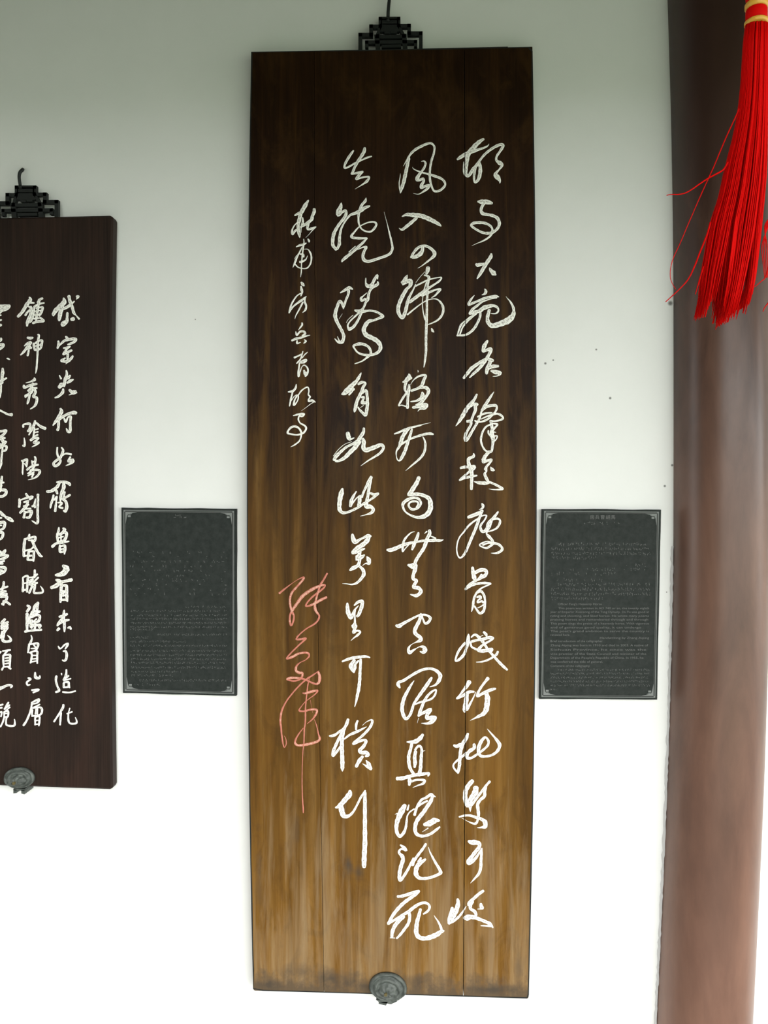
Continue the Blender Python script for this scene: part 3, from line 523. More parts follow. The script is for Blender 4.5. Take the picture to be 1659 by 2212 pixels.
G(7,0,930,190,
 "410 570 35,440 570 45,510 545 40,505 610 45,500 680 30","430 580 30,430 680 35,425 790 30,430 830 15","455 620 20,490 660 30","655 495 35,670 530 40,660 620 45,640 690 40","600 600 30,660 580 30","600 570 25,610 650 30","510 740 40,590 680 40,720 645 35","640 690 35,560 790 40,520 810 25","570 750 35,650 740 40,740 750 45,745 800 45,690 870 40,610 910 25,530 930 10","530 850 30,600 810 40,640 780 30","600 880 30,630 820 40")
G(7,0,930,190,
 "490 1195 40,520 1240 50","365 1295 40,370 1370 50,360 1440 45","390 1310 25,500 1270 40,610 1255 55,560 1300 35","450 1350 30,530 1330 45","520 1350 50,500 1420 50,450 1480 55,380 1550 45","450 1430 40,540 1400 30","480 1480 30,580 1470 30","470 1530 40,450 1640 50","480 1550 30,590 1520 60,560 1630 50,500 1640 40","670 1290 20,650 1400 45,660 1450 40","610 1430 40,650 1400 30","715 1210 50,715 1330 45,710 1460 45,710 1600 45,715 1700 50,690 1750 45,600 1700 15")
G(7,0,1080,190,
 "555 650 30,545 700 50","470 740 50,455 850 55,450 960 55,450 1060 45","470 740 40,580 710 40,670 700 40,640 780 50,580 760 30","540 760 30,570 760 30","450 960 40,580 930 30,640 870 40","600 760 50,640 850 50,690 950 50,760 1050 50,800 1065 25","450 1060 40,500 1050 30","540 980 40,530 1060 50,520 1130 40","530 980 30,630 970 45,635 1060 50,630 1150 35","530 1060 30,590 1050 40","520 1130 35,630 1130 40")
G(7,0,1220,190,
 "430 250 30,435 350 40,430 500 45","430 240 30,520 210 40,515 330 45,510 510 40","440 350 30,510 340 25","430 480 40,500 470 40","655 100 35,655 170 45,650 240 40","550 240 30,640 230 35,700 180 40","620 270 40,540 320 40,640 310 35,720 240 35","660 300 40,560 370 50,700 340 40","610 400 45,550 530 40","660 380 45,650 450 45,640 520 40,680 535 40,800 520 40,800 460 35,760 400 12")
G(7,0,1220,190,
 "515 770 40,560 800 50,510 880 50","510 930 60,510 1040 55,510 1150 55,510 1240 40","720 720 50,660 770 50,630 870 50,600 960 40","710 740 50,700 840 50","640 870 35,750 880 40","600 950 50,740 890 40","590 990 40,690 950 40,750 970 50,730 1060 50,650 1090 40","600 1050 50,580 1150 50,600 1190 40","620 1080 30,690 1020 30","620 1140 60,760 1140 50,740 1180 50","670 1120 40,650 1240 40","470 1260 40,600 1240 40,780 1225 40","600 880 30,560 1000 40,550 1100 40")
G(7,0,1330,331.1,
 "335 210 8,345 250 20,325 300 24,310 330 16","315 310 24,310 350 24,302 400 16","325 310 18,410 300 24,405 340 24,385 375 20,320 400 18","335 355 12,385 350 18,360 310 14","330 395 20,345 430 24,330 510 18","345 390 16,400 385 22,402 440 24,403 515 18","350 430 14,390 430 14","350 470 14,390 465 14","340 500 18,395 490 14")
G(7,0,1420,331.1,
 "305 225 18,330 235 24,290 270 20,300 300 22,325 295 14","380 165 18,385 215 34,425 225 26,430 200 14","345 355 20,420 350 22,360 380 20")
G(7,0,1420,331.1,
 "340 490 14,420 455 26,405 490 20,350 505 14","345 500 20,330 580 22,290 680 22,255 735 24","365 540 14,430 510 16","350 550 18,430 540 20,455 570 26,435 620 20,345 635 18","350 570 20,345 620 20","390 560 16,385 610 20","405 545 16,405 615 14","380 650 20,380 730 18","380 650 16,425 640 20,425 700 22,420 740 16","385 685 14,420 680 14","380 725 16,420 722 16")
# third line, cut off at the left by the frame
G(8,0,620,190,
 "-60 400 90,20 370 80,110 360 60,185 350 30,140 410 50,40 440 60,-40 500 60","-60 540 50,20 530 25","-60 640 50,25 620 30","-60 740 50,20 715 45")
G(8,0,620,190,
 "-60 1050 60,20 1000 40,15 970 40","-30 1100 60,60 1080 45,50 1130 50,-20 1180 40","130 1345 20,160 1355 35,185 1370 15")
G(8,0,780,190,
 "50 140 40,50 220 65,40 310 55,40 410 50","-20 240 40,-20 410 40","-30 380 40,50 360 40,120 320 35","-30 430 40,40 415 40","10 450 50,10 540 50,0 640 45,-10 700 20")
G(8,0,780,190, "-60 900 40,0 930 35,80 970 35,150 1005 40,220 1010 60")
G(8,0,780,190,
 "-40 1330 40,50 1320 50,120 1310 40,80 1370 45,20 1420 50","-30 1420 40,60 1440 40","-40 1490 40,30 1460 60,90 1450 40","30 1450 40,60 1520 60,120 1520 30,40 1580 60,0 1570 40","-20 1650 40,60 1600 40,120 1610 45,110 1680 40,50 1690 40","50 1610 30,35 1750 40,25 1850 40,20 1950 40,-10 2040 20")
G(8,0,930,190,
 "35 870 40,25 950 50,15 1050 45,5 1150 30","-30 1000 30,70 980 35","-30 1060 40,40 1040 20","-40 1120 50,40 1120 55,110 1130 55,110 1190 55,50 1240 50,-30 1240 40")
G(8,0,1080,190,
 "5 210 20,40 270 70,90 300 40","100 320 40,180 360 80,245 400 40","-30 340 50,30 340 30","-30 430 60,80 420 50,90 470 55,60 540 45,-10 570 40","-30 480 40,30 480 25","-30 610 50,50 620 55,50 680 50,20 730 45,-20 750 30")
G(8,0,1080,190,
 "-20 960 40,40 1000 50,100 950 45,70 1020 45","-30 1050 50,60 1040 45,150 1050 45,100 1090 50,-10 1120 40","-30 1180 40,80 1150 35","-30 1200 40,50 1200 40","-30 1270 50,60 1270 50,110 1290 45,80 1350 50,0 1390 60,-40 1420 30","-30 1330 50,40 1330 40")
G(8,0,1220,190,
 "70 325 40,65 400 50,40 460 45","-30 480 30,60 440 40,145 410 35","-30 560 60,40 510 60,110 500 40","-30 600 60,60 570 70,130 550 40","20 610 40,130 600 50,100 690 50,40 740 45","60 690 40,120 700 45,190 750 40","40 740 40,70 755 35")
G(8,0,1220,190,
 "90 1030 50,30 1100 50,60 1120 60,150 1080 40","20 1160 40,80 1140 60,150 1130 40","30 1200 60,140 1180 50,80 1260 60,60 1340 60,50 1420 60,110 1450 45,200 1430 50,190 1380 40,140 1330 12","40 1260 40,20 1340 40,-20 1400 30")
G(8,0,1330,331.1,
 "30 382 18,110 372 20","75 385 20,50 415 22,35 440 18","35 430 20,35 490 24,40 550 16","40 430 16,105 425 26,108 480 24,105 550 20","55 460 14,90 455 20","55 490 14,90 485 20","55 520 14,90 515 20","-5 400 26,10 390 18","40 550 16,20 585 22","80 550 18,115 575 22","40 555 16,105 550 16")
G(8,0,1420,331.1, "-10 350 24,30 325 30,90 300 24,128 310 30,115 330 12","-10 330 30,30 320 20")
G(8,0,1420,331.1,
 "-10 520 20,30 510 20","-10 550 20,20 545 20","90 490 22,50 560 22","60 580 14,105 540 18","50 560 14,105 515 16","-10 600 20,20 590 16,10 640 18","50 590 20,85 580 24,85 640 20,50 645 16","50 610 14,80 605 14","45 590 18,45 650 18","45 650 20,30 700 20,5 750 18","70 650 20,65 700 18,75 735 20,150 740 24,160 700 18,155 670 10")
# ---------------------------------------------------------------- brush strokes
def catrom_w(pts):
    out = []
    n = len(pts)
    for i in range(n-1):
        p0 = pts[max(i-1,0)]; p1 = pts[i]; p2 = pts[i+1]; p3 = pts[min(i+2,n-1)]
        d = math.hypot(p2[0]-p1[0], p2[1]-p1[1]); k = max(2, min(9, int(d/1.6)))
        for j in range(k):
            t = j/k
            q = [0.5*((2*p1[a])+(p2[a]-p0[a])*t+(2*p0[a]-5*p1[a]+4*p2[a]-p3[a])*t*t+(3*p1[a]-p0[a]-3*p2[a]+p3[a])*t**3) for a in (0,1)]
            out.append((q[0], q[1], p1[2]+(p2[2]-p1[2])*t))
    out.append(pts[-1]); return out
WOFF = [0]
def stroke(bm, uvl, dry, pts, Y, wscale=1.0, dryness=0.0):
    """variable width ribbon with a low rounded section, round ends"""
    s = catrom_w(pts)
    L = len(s)
    WOFF[0] = (WOFF[0]+1) % 12
    Y = Y - WOFF[0]*0.00005
    acc = random.random()*40
    rows = []
    def nrm(i):
        a = s[max(i-1,0)]; b = s[min(i+1,L-1)]
        dx, dy = b[0]-a[0], b[1]-a[1]; l = math.hypot(dx,dy) or 1
        return -dy/l, dx/l, dx/l, dy/l
    samples = []
    nx, ny, tx, ty = nrm(0); r0 = s[0][2]*wscale/2
    for a in (0.97, 0.75, 0.4): samples.append((s[0][0]-tx*r0*a*0.8, s[0][1]-ty*r0*a*0.8, r0*math.sqrt(1-a*a), nx, ny))
    for i in range(L):
        nx, ny, tx, ty = nrm(i)
        wob = 1 + 0.07*math.sin(acc+i*0.9) + random.uniform(-.03,.03)
        samples.append((s[i][0], s[i][1], max(0.35, s[i][2]*wscale/2*wob), nx, ny))
    nx, ny, tx, ty = nrm(L-1); r0 = s[-1][2]*wscale/2
    for a in (0.4, 0.75, 0.97): samples.append((s[-1][0]+tx*r0*a*0.8, s[-1][1]+ty*r0*a*0.8, r0*math.sqrt(1-a*a), nx, ny))
    u = acc
    for i, (x, y, r, nx, ny) in enumerate(samples):
        if i: u += math.hypot(x-samples[i-1][0], y-samples[i-1][1])*0.01
        row = []
        for v in (-1, -0.6, 0, 0.6, 1):
            h = 0.0009*(1-abs(v)**2.5)
            row.append((bm.verts.new(at(x+nx*r*v, y+ny*r*v, Y-h)), u, v, (1-abs(v))**0.8*0.22 + dryness if r > 2.2 else dryness))
        rows.append(row)
    for a, b in zip(rows, rows[1:]):
        for k in range(4):
            q = (a[k], a[k+1], b[k+1], b[k])
            f = bm.faces.new([z[0] for z in q])
            for lp, z in zip(f.loops, q):
                lp[uvl].uv = (z[1], z[2]); lp[dry] = (z[3], z[3], z[3], 1)
def character(name, x0, y0, size, strokes, Y, mt, parent, cuts=(), wscale=1.0, dryness=0.0, label=None):
    bm = bmesh.new(); uvl = bm.loops.layers.uv.new('UVMap'); dry = bm.loops.layers.float_color.new('dry')
    k = size/1659.0
    for st in strokes:
        pts = [tuple(float(c) for c in p.split()) for p in st.split(',')]
        pts = [(x0+a*k, y0+b*k, c*k) for a, b, c in pts]
        stroke(bm, uvl, dry, pts, Y, wscale, dryness)
    for tab, g in cuts:                                  # a plank joint runs through the painted line
        ym = y0 + 80; xs = at(lerp_tab(tab, ym), ym, Y).x
        for sx in (xs-g/2, xs+g/2):
            bmesh.ops.bisect_plane(bm, geom=bm.verts[:]+bm.edges[:]+bm.faces[:], plane_co=(sx,0,0), plane_no=(1,0,0))
        kill = [f for f in bm.faces if abs(f.calc_center_median().x-xs) < g/2]
        if kill: bmesh.ops.delete(bm, geom=kill, context='FACES')
    for v in bm.verts: pass
    o = build(name, bm, mt, parent, True)
    if label: o['label'] = label
    return o
def outline(top, rgt, bot, lft, Y, n=8):
    """closed (x,z) outline through photo points, clockwise from top left"""
    pts = []
    for side in (top, rgt, bot, lft):
        sp = spline([(a,b,0) for a,b in side], n)[:-1]
        pts += [at(v.x, v.y, Y) for v in sp]
    return [(p.x, p.z) for p in pts]
# ---------------------------------------------------------------- tall board
YF, YB = -0.038, -0.008
LE = smooth_tab([(112,543),(500,537),(1100,533.5),(1700,538.5),(2140,547)])
RE = smooth_tab([(101,1150),(500,1156),(1100,1159),(1700,1152),(2157,1142)])
S1 = smooth_tab([(106,679),(600,680),(930,683.5),(1360,687),(1850,695),(2144,700)])
S2 = smooth_tab([(103,1003),(700,1005.5),(1000,1006.5),(1450,1006),(1700,1004),(2152,1001)])
def ytop(x): return 112 + (101-112)*(x-543)/607
def ybot(x): return 2140 + (2157-2140)*(x-547)/595
board = empty('calligraphy_board', (at(845,2148,YF).x, YF, at(845,2148,YF).z), 'tall brown wooden board with four lines of white cursive characters and a red signature', 'board', 'hanging calligraphy boards')
def plank(lt, rt, rl=0, rr=0):
    pts = []
    N = 22
    xl0, xr0 = lerp_tab(lt, 106), lerp_tab(rt, 106)
    for i in range(N+1):                                 # down the right edge
        y = ytop(xr0) + (ybot(xr0)-ytop(xr0))*i/N; x = lerp_tab(rt, y)
        if rr and i == N:
            pts += [at(x, y-rr, YF), at(x-rr*0.3, y-rr*0.3, YF), at(x-rr, y, YF)]; continue
        pts.append(at(x, y, YF))
    for i in range(N, -1, -1):
        y = ytop(xl0) + (ybot(xl0)-ytop(xl0))*i/N; x = lerp_tab(lt, y)
        if rl and i == N:
            pts += [at(x+rl, y, YF), at(x+rl*0.3, y-rl*0.3, YF), at(x, y-rl, YF)]; continue
        pts.append(at(x, y, YF))
    bm = bmesh.new(); prism(bm, [(p.x, p.z) for p in pts], YF, YB)
    return build('plank', bm, M['board'], board)
sh = lambda t, d: [(a, b+d) for a, b in t]
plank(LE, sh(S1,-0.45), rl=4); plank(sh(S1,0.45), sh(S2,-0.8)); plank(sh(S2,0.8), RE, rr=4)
bm = bmesh.new(); a = at(600,112,YB); b = at(1090,2138,YB); box(bm, a.x, b.x, -0.0085, -0.004, b.z, a.z)
build('backing', bm, M['dark_board'], board)
# thin black strip all round the board edge
bm = bmesh.new(); EW = 2.3
ring = [(x_, ytop(x_)) for x_ in range(543, 1151, 30)] + [(lerp_tab(RE, y_), y_) for y_ in range(110, 2157, 40)] + [(x_, ybot(x_)) for x_ in range(1138, 551, -30)] + [(lerp_tab(LE, y_), y_) for y_ in range(2136, 112, -40)]
cxy = (846, 1130); prev = None; first = None
for x_, y_ in ring + [ring[0]]:
    inx = x_ + (EW if abs(x_-cxy[0]) > 270 and 118 < y_ < 2136 or False else 0)*(1 if x_ < cxy[0] else -1)
    iny = y_ + (EW if (y_ < 118 or y_ > 2130) else 0)*(1 if y_ < cxy[1] else -1)
    if y_ < 118 or y_ > 2136: inx = x_ + (EW if abs(x_-cxy[0]) > 292 else 0)*(1 if x_ < cxy[0] else -1)
    o_ = at(x_+(0.4 if x_ > cxy[0] else -0.4), y_, YF-0.0003); i_ = at(inx+random.uniform(-.5,.5), iny+random.uniform(-.5,.5), YF-0.0003)
    cur = (bm.verts.new(o_), bm.verts.new(i_))
    if prev: bm.faces.new((prev[0], cur[0], cur[1], prev[1]))
    prev = cur
build('edge_strip', bm, M['iron'], board)['label'] = 'thin black edge strip'
for col, x0, y0, s, st in POEM:
    if col <= 4: character('painted_character', x0, y0, s, st, YF-0.0002, M['white_paint'], board, cuts=((S2,0.0017),) if col == 1 else (), wscale=0.90)
    elif col == 5: character('signature_character', x0, y0, s, st, YF-0.0002, M['red_paint'], board, dryness=0.05, label='faded red signature character')
# ---------------------------------------------------------------- stepped iron hangers
def bars(bm, segs, org, k, y0, y1):
    for x0, y0_, x1, y1_, t in segs:
        dx, dy = x1-x0, y1_-y0_; l = math.hypot(dx,dy); nx, ny = -dy/l*t/2, dx/l*t/2; ex, ey = dx/l*t/2, dy/l*t/2
        q = [(x0-ex+nx,y0_-ey+ny),(x1+ex+nx,y1_+ey+ny),(x1+ex-nx,y1_+ey-ny),(x0-ex-nx,y0_-ey-ny)]
        p = [at(org[0]+a*k, org[1]+b*k, y0) for a, b in q]
        prism(bm, [(v.x, v.z) for v in p], y0, y1)
def hanger(parent, org, k, dark):
    """drawn in units of the enlarged photo crop, origin at the middle of the board's top edge"""
    h = empty('hanger', (0,0,0), None, None); h.parent = parent
    q = parent; off = Vector((0,0,0))
    while q is not None: off += q.location; q = q.parent
    h.location = at(org[0], org[1], YF+0.012) - off
    y0, y1 = -0.030, -0.018
    def B(name, segs):
        bm = bmesh.new(); bars(bm, segs, org, k, y0, y1); return build(name, bm, M['iron'], h)
    L, R_ = -365, 365
    B('stepped_frame', [(-362,12,-362,-165,44),(-362,-165,-232,-165,44),(-232,-165,-232,-265,44),(-232,-265,-122,-265,40),(-122,-265,-122,-358,40),(-122,-358,98,-358,40),
        (98,-358,98,-272,40),(98,-272,222,-272,40),(222,-272,222,-182,44),(222,-182,362,-182,44),(362,-182,362,12,44)])
    B('scroll_bars', [(-285,-75,300,-82,40),(-285,-75,-285,-30,38),(300,-82,300,-45,38),(-160,-140,160,-146,38),(-122,-265,-165,-140,34),(98,-272,165,-146,34),
        (-165,-140,-150,0,56),(165,-146,175,0,56),(-90,-25,110,-30,34)])
    B('centre_boss', [(-80,-320,60,-320,70),(-80,-250,60,-250,90),(-60,-190,-20,-190,24),(10,-195,60,-195,24)])
    return h
hanger(board, (843.5, 104.5), 1/5.53, True)
# ---------------------------------------------------------------- left board
YG = -0.038
LR = smooth_tab([(465,243.5),(800,239),(1100,236.5),(1400,239),(1706,243)])
LL = smooth_tab([(472,-128),(800,-133),(1100,-136),(1400,-134),(1692,-128)])
lboard = empty('calligraphy_board', (at(58,1700,YG).x, YG, at(58,1700,YG).z), 'dark board with three lines of white characters, cut off by the left photo edge', 'board', 'hanging calligraphy boards')
def lpts(ins):
    pts = []
    N = 16; r = 7
    for i in range(N+1):
        y = 465 + (1706-465)*i/N; x = lerp_tab(LR, y) - ins
        if i == 0: pts += [at(x-r, y-0.3, YG), at(x-r*.3, y+r*.3, YG), at(x, y+r, YG)]
        elif i == N: pts += [at(x, y-r, YG), at(x-r*.3, y-r*.3, YG), at(x-r, y, YG)]
        else: pts.append(at(x, y, YG))
    for i in range(N, -1, -1):
        y = 473 + (1693-473)*i/N; x = lerp_tab(LL, y)
        pts.append(at(x, y, YG))
    return [(p.x, p.z) for p in pts]
bm = bmesh.new(); prism(bm, lpts(0), YG, -0.008, 0.0045); build('panel', bm, M['dark_board'], lboard)
for col, x0, y0, s, st in POEM:
    if col >= 6: character('painted_character', x0, y0, s, st, YG-0.0002, M['white_paint'], lboard, wscale=1.0)
hanger(lboard, (57, 468), 1/5.6, True)
# ---------------------------------------------------------------- nails the boards hang from
t = empty('hook_nail', at(838, 40, -0.02), 'bent iron nail rising out of the photo above the brown board', 'hook', 'nails holding the boards')
bm = bmesh.new(); p = [at(x,y,Y) for x,y,Y in ((838,40,-0.024),(838.5,25,-0.026),(840,8,-0.026),(842,-10,-0.024),(843,-26,-0.012),(843,-30,0.02))]
tube(bm, p, 0.0042); build('shank', bm, M['iron'], t, True)
bm = bmesh.new(); tube(bm, [at(838,44,-0.034), at(838,40,-0.024), at(838,46,-0.012)], 0.004); build('eye', bm, M['iron'], t, True)
t = empty('hook_nail', at(43, 400, -0.02), 'bent iron nail curving above the left board', 'hook', 'nails holding the boards')
bm = bmesh.new(); p = [at(v.x,v.y,v.z) for v in spline([(44,402,-0.024),(42,390,-0.028),(41.5,380,-0.030),(43.5,372,-0.030),(48,367.5,-0.028),(49,366,-0.012),(49,366,0.02)],4)]
tube(bm, p, 0.0042); build('shank', bm, M['iron'], t, True)
bm = bmesh.new(); tube(bm, [at(44,405,-0.034), at(44,401,-0.024), at(44,407,-0.012)], 0.004); build('eye', bm, M['iron'], t, True)
M['rivet'] = mat('dull brass', (0.10,0.08,0.03), 0.6, 0.3)
# ---------------------------------------------------------------- bronze brackets under the boards
def bracket(cx, cy, rx, ry, tilt, tab, label):
    c0 = at(cx, cy, YF); t = empty('support_bracket', c0, label, 'bracket', 'bronze brackets under the boards')
    ppm = (at(cx+100, cy, YF)-c0).length/100
    bm = bmesh.new(); N = 40
    prof = [(1.0,0.000),(1.0,0.006),(0.94,0.010),(0.86,0.010),(0.82,0.0065),(0.76,0.0065),(0.72,0.013),(0.60,0.015),(0.55,0.011),(0.47,0.011),(0.40,0.018),(0.24,0.021),(0.12,0.0205)]
    rings = []
    for f, d in prof:
        ring = []
        for k in range(N):
            a = 2*math.pi*k/N
            x, z = rx*f*math.cos(a), ry*f*math.sin(a)
            if z < 0: z *= 0.85
            z += ry*(1-f)*-0.18
            X = x*math.cos(tilt)-z*math.sin(tilt); Z = x*math.sin(tilt)+z*math.cos(tilt)
            wv = 0.0012*math.sin(a*7+f*9)
            ring.append(bm.verts.new((c0.x+X*ppm, YF-0.0014-d-wv*(d>0.003), c0.z+Z*ppm)))
        rings.append(ring)
    for r0, r1 in zip(rings, rings[1:]):
        for k in range(N): bm.faces.new((r0[k], r0[(k+1)%N], r1[(k+1)%N], r1[k]))
    bm.faces.new(rings[-1]); bm.faces.new(rings[0][::-1])
    build('boss', bm, M['bronze'], t, True)
    bm = bmesh.new()
    for quad in tab:
        p = [at(x,y,YF) for x,y in quad]; prism(bm, [(v.x,v.z) for v in p], YF-0.010, 0.0)
    build('shank', bm, M['bronze'], t)
    bm = bmesh.new(); pc = at(cx-4, cy+5, YF); ring = [(pc.x+0.004*math.cos(a*math.pi/6), pc.z+0.004*math.sin(a*math.pi/6)) for a in range(12)]
    prism(bm, ring, YF-0.0255, YF-0.016); build('rivet', bm, M['rivet'], t)['label'] = 'small yellowish rivet'
    return t
bracket(838, 2131, 41, 33, -0.12, [[(813,2155),(858,2158),(845,2164),(820,2160)],[(820,2160),(838,2158.5),(834,2167),(818,2163)]], 'oval dark bronze bracket with ridged rings under the brown board')
bracket(44, 1680, 33, 24, 0.05, [[(33,1701),(57,1702),(57,1705.5),(33,1704)],[(33,1702),(41,1703),(40,1710),(33,1711)],[(50,1704),(57,1704),(57,1713),(50,1711)]], 'oval bronze bracket under the left board')
# ---------------------------------------------------------------- stone plaques
def text_mesh(bm, s, x0, x1, yb, hpx, Y):
    cu = bpy.data.curves.new('t','FONT'); cu.body = s; cu.resolution_u = 2
    o = bpy.data.objects.new('t', cu); C.objects.link(o)
    dg = bpy.context.evaluated_depsgraph_get(); me = bpy.data.meshes.new_from_object(o.evaluated_get(dg))
    bpy.data.objects.remove(o); bpy.data.curves.remove(cu)
    if len(me.vertices):
        xs = [v.co.x for v in me.vertices]; a, b = min(xs), max(xs)
        for v in me.vertices: v.co = at(x0+(v.co.x-a)/(b-a)*(x1-x0), yb-v.co.y*hpx, Y)
        bm.from_mesh(me)
    bpy.data.meshes.remove(me)
def quad(bm, x0, y0, x1, y1, Y):
    bm.faces.new([bm.verts.new(at(*q, Y)) for q in ((x0,y0),(x1,y0),(x1,y1),(x0,y1))])
def worn_row(bm, x0, x1, y, h, Y, dens=1.0, step=4.2):
    """a row of lettering too worn to read: short broken engraved ticks"""
    x = x0
    while x < x1:
        if random.random() < min(1, 1.15*dens):
            for _ in range(random.choice((1,2,2,3))):
                cx, cy = x+random.uniform(0,step*0.7), y-random.uniform(0.1,0.9)*h
                if random.random() < 0.5: quad(bm, cx, cy-h*0.22, cx+0.7, cy+h*0.22, Y)
                else: quad(bm, cx, cy, cx+step*0.45, cy+0.7, Y)
        x += step*random.choice((1,1,1,1.6))
def plaque(c, label, body):
    Y = -0.014
    TL, TR, BR, BL = c
    ctr = at((TL[0]+BR[0])/2, BL[1], Y); t = empty('stone_plaque', ctr, label, 'plaque', 'stone plaques beside the brown board')
    def uv(u, v):
        x = (TL[0]*(1-u)+TR[0]*u)*(1-v)+(BL[0]*(1-u)+BR[0]*u)*v
        y = (TL[1]*(1-u)+TR[1]*u)*(1-v)+(BL[1]*(1-u)+BR[1]*u)*v
        return x, y
    pts = []
    for side in range(4):
        for i in range(9):
            f = i/9; j = random.uniform(-.0018,.0018)
            pts.append(at(*uv(*[(f,j),(1+j,f),(1-f,1+j),(j,1-f)][side]), Y))
    bm = bmesh.new(); prism(bm, [(p.x,p.z) for p in pts], Y, 0.0, 0.0012); build('slab', bm, M['slate'], t)
    def ring(i, wd):
        W_, H_ = TR[0]-TL[0], BL[1]-TL[1]
        a, b = i/W_, i/H_; a2, b2 = (i+wd)/W_, (i+wd)/H_
        bm = bmesh.new()
        for q in ([(a,b),(1-a,b),(1-a2,b2),(a2,b2)],[(1-a,b),(1-a,1-b),(1-a2,1-b2),(1-a2,b2)],[(1-a,1-b),(a,1-b),(a2,1-b2),(1-a2,1-b2)],[(a,1-b),(a,b),(a2,b2),(a2,1-b2)]):
            p = [at(*uv(*z), Y-0.0004) for z in q]; prism(bm, [(v.x,v.z) for v in p], Y-0.0004, Y)
        return bm
    build('border_line', ring(4.5, 1.5), M['line'], t); build('border_line', ring(7.6, 0.8), M['engraving'], t)
    W_, H_ = TR[0]-TL[0], BL[1]-TL[1]
    for cu_, cv, su, sv in ((0,0,1,1),(1,0,-1,1),(1,1,-1,-1),(0,1,1,-1)):
        bm = bmesh.new()
        def q(px): 
            p = [at(*uv(cu_+su*a/W_, cv+sv*b/H_), Y-0.0004) for a, b in px]; prism(bm, [(v.x,v.z) for v in p], Y-0.0006, Y)
        q([(9,9),(34,9),(20,11.5),(13,15),(11.5,20),(9,34)]); q([(14,16),(20,16),(20,20),(14,20)]); q([(5,5),(8,5),(8,8),(5,8)]); q([(16,12.5),(24,11.8),(20,14),(16,14.4)])
        build('corner_ornament', bm, M['line'], t)
    bm = bmesh.new(); body(bm, Y-0.0005); build('engraved_text', bm, M['engraving'], t)
    return t
def right_text(bm, Y):
    for i, ch in enumerate('房兵曹胡馬'): text_mesh(bm, ch, 1274.5+i*11.4, 1283.5+i*11.4, 1121, 10, Y)
    worn_row(bm, 1262, 1334, 1134, 7, Y, 0.7)
    for y, x0, x1, d in ((1179,1207,1403,.8),(1189,1190,1403,.9),(1199,1190,1403,.9),(1208,1190,1290,.8),(1224,1350,1402,.4),(1233,1225,1403,.5),(1243,1190,1330,.45),(1256,1203,1300,.5),(1266,1205,1403,.8),(1276,1190,1403,.95),(1286,1190,1403,1),(1296,1190,1299,1)):
        worn_row(bm, x0, x1, y, 7, Y, d, 4.0)
    T = ((1307,1205,1300,"Officer Fang's Heavenly Horse"),(1316,1206,1402,"This poem was written in AD 740 or so, the twenty eighth"),
     (1324,1189,1402,"year of Emperor Xuanzong of the Tang Dynasty. Du Fu was good at"),(1332.5,1189,1402,"riding and shooting, and liked horses. He wrote many poems"),
     (1340.5,1189,1400,"praising horses and remembered through and through"),(1349,1189,1402,"This poem sings the praise of a heavenly horse. With vigorous"),
     (1357.5,1189,1385,"and of generous good quality, it can undergo"),(1365.5,1189,1402,"The poet's grand ambition to serve the country is"),
     (1373.5,1189,1231,"revealed here."),(1380,1296,1402,"Handwriting by Zhang Aiping"),(1387,1189,1302,"Brief introduction of the calligrapher"),
     (1396,1189,1400,"Zhang Aiping was born in 1910 and died in 2003. A native of"),(1405.5,1189,1396,"Sichuan Province, he once was the"),
     (1414.5,1189,1396,"vice premier of the State Council and minister of the"),(1423,1189,1390,"Department of the People's Republic of China. In 1955, he"),
     (1431.5,1189,1302,"was conferred the title of general."),(1440.5,1189,1274,"Comment of the calligraphy"))
    for yb, x0, x1, s in T: text_mesh(bm, s, x0, x1, yb, 6.4, Y)
    for y, x0, x1 in ((1449,1203,1400),(1457,1189,1400),(1466,1189,1398),(1474,1189,1400),(1482.5,1189,1402),(1491,1187,1201)): worn_row(bm, x0, x1, y, 4.6, Y, 0.95, 3.2)
def left_text(bm, Y):
    worn_row(bm, 352, 412, 1119, 8, Y, 0.6, 11)
    for y in range(1196, 1296, 10): worn_row(bm, 280, 488, y, 6, Y, 0.30, 5.5)
    for v, x0, x1, d in ((1313,400,488,.6),(1322,280,488,.8),(1331,280,488,.7),(1339,281,488,.9),(1348,281,488,.95),(1357,281,488,1),(1362,281,330,.8),(1373,340,488,.8),(1379,281,330,.6),(1388,281,400,.8),(1397,281,488,.9),(1408,281,488,1),(1417,281,488,1),(1426,283,488,1),(1434,283,488,1),(1444,283,488,.9),(1453,283,390,.8),(1461,283,372,.8),(1472,300,488,1),(1481,283,345,.5)):
        worn_row(bm, x0, x1, v, 4.6, Y, d, 3.4)
plaque(((1171,1099),(1428,1101),(1420,1512),(1165,1510)), 'dark stone plaque between the brown board and the column, with engraved English lines', right_text)
plaque(((262,1097),(510,1099),(510,1504),(265,1497)), 'dark stone plaque of worn engraved text between the two boards', left_text)
# ---------------------------------------------------------------- round column built into the wall
CL = smooth_tab([(0,1442),(200,1448),(360,1451.5),(600,1454.5),(1000,1455),(1270,1453),(1700,1441),(2212,1418)])
CRT = [(1700,1651),(2212,1624.5)]
def solve_R(y, xl, xr):
    a = at(xl, y, 0); d = (at(xr, y, 0)-CAM); d2 = Vector((d.x, d.y)).normalized()
    lo, hi = 0.02, 0.4
    for _ in range(50):
        r = (lo+hi)/2; c = Vector((a.x+r, 0.0))-Vector((CAM.x, CAM.y))
        dist = d2.x*c.y-d2.y*c.x          # centre left of the ray: positive
        if dist > r: lo = r
        else: hi = r
    return r
RC = 0.5*(solve_R(1700, lerp_tab(CL,1700), 1651) + solve_R(2212, 1418, 1624.5))
col = empty('column', (at(1450,1100,0).x+RC, 0, 0.0), 'dark red brown round column set into the wall behind the red tassel', 'column')
bm = bmesh.new(); N = 64; rings = []
ys = [-60]+list(range(0, 2213, 60))+[2212]
hs = []
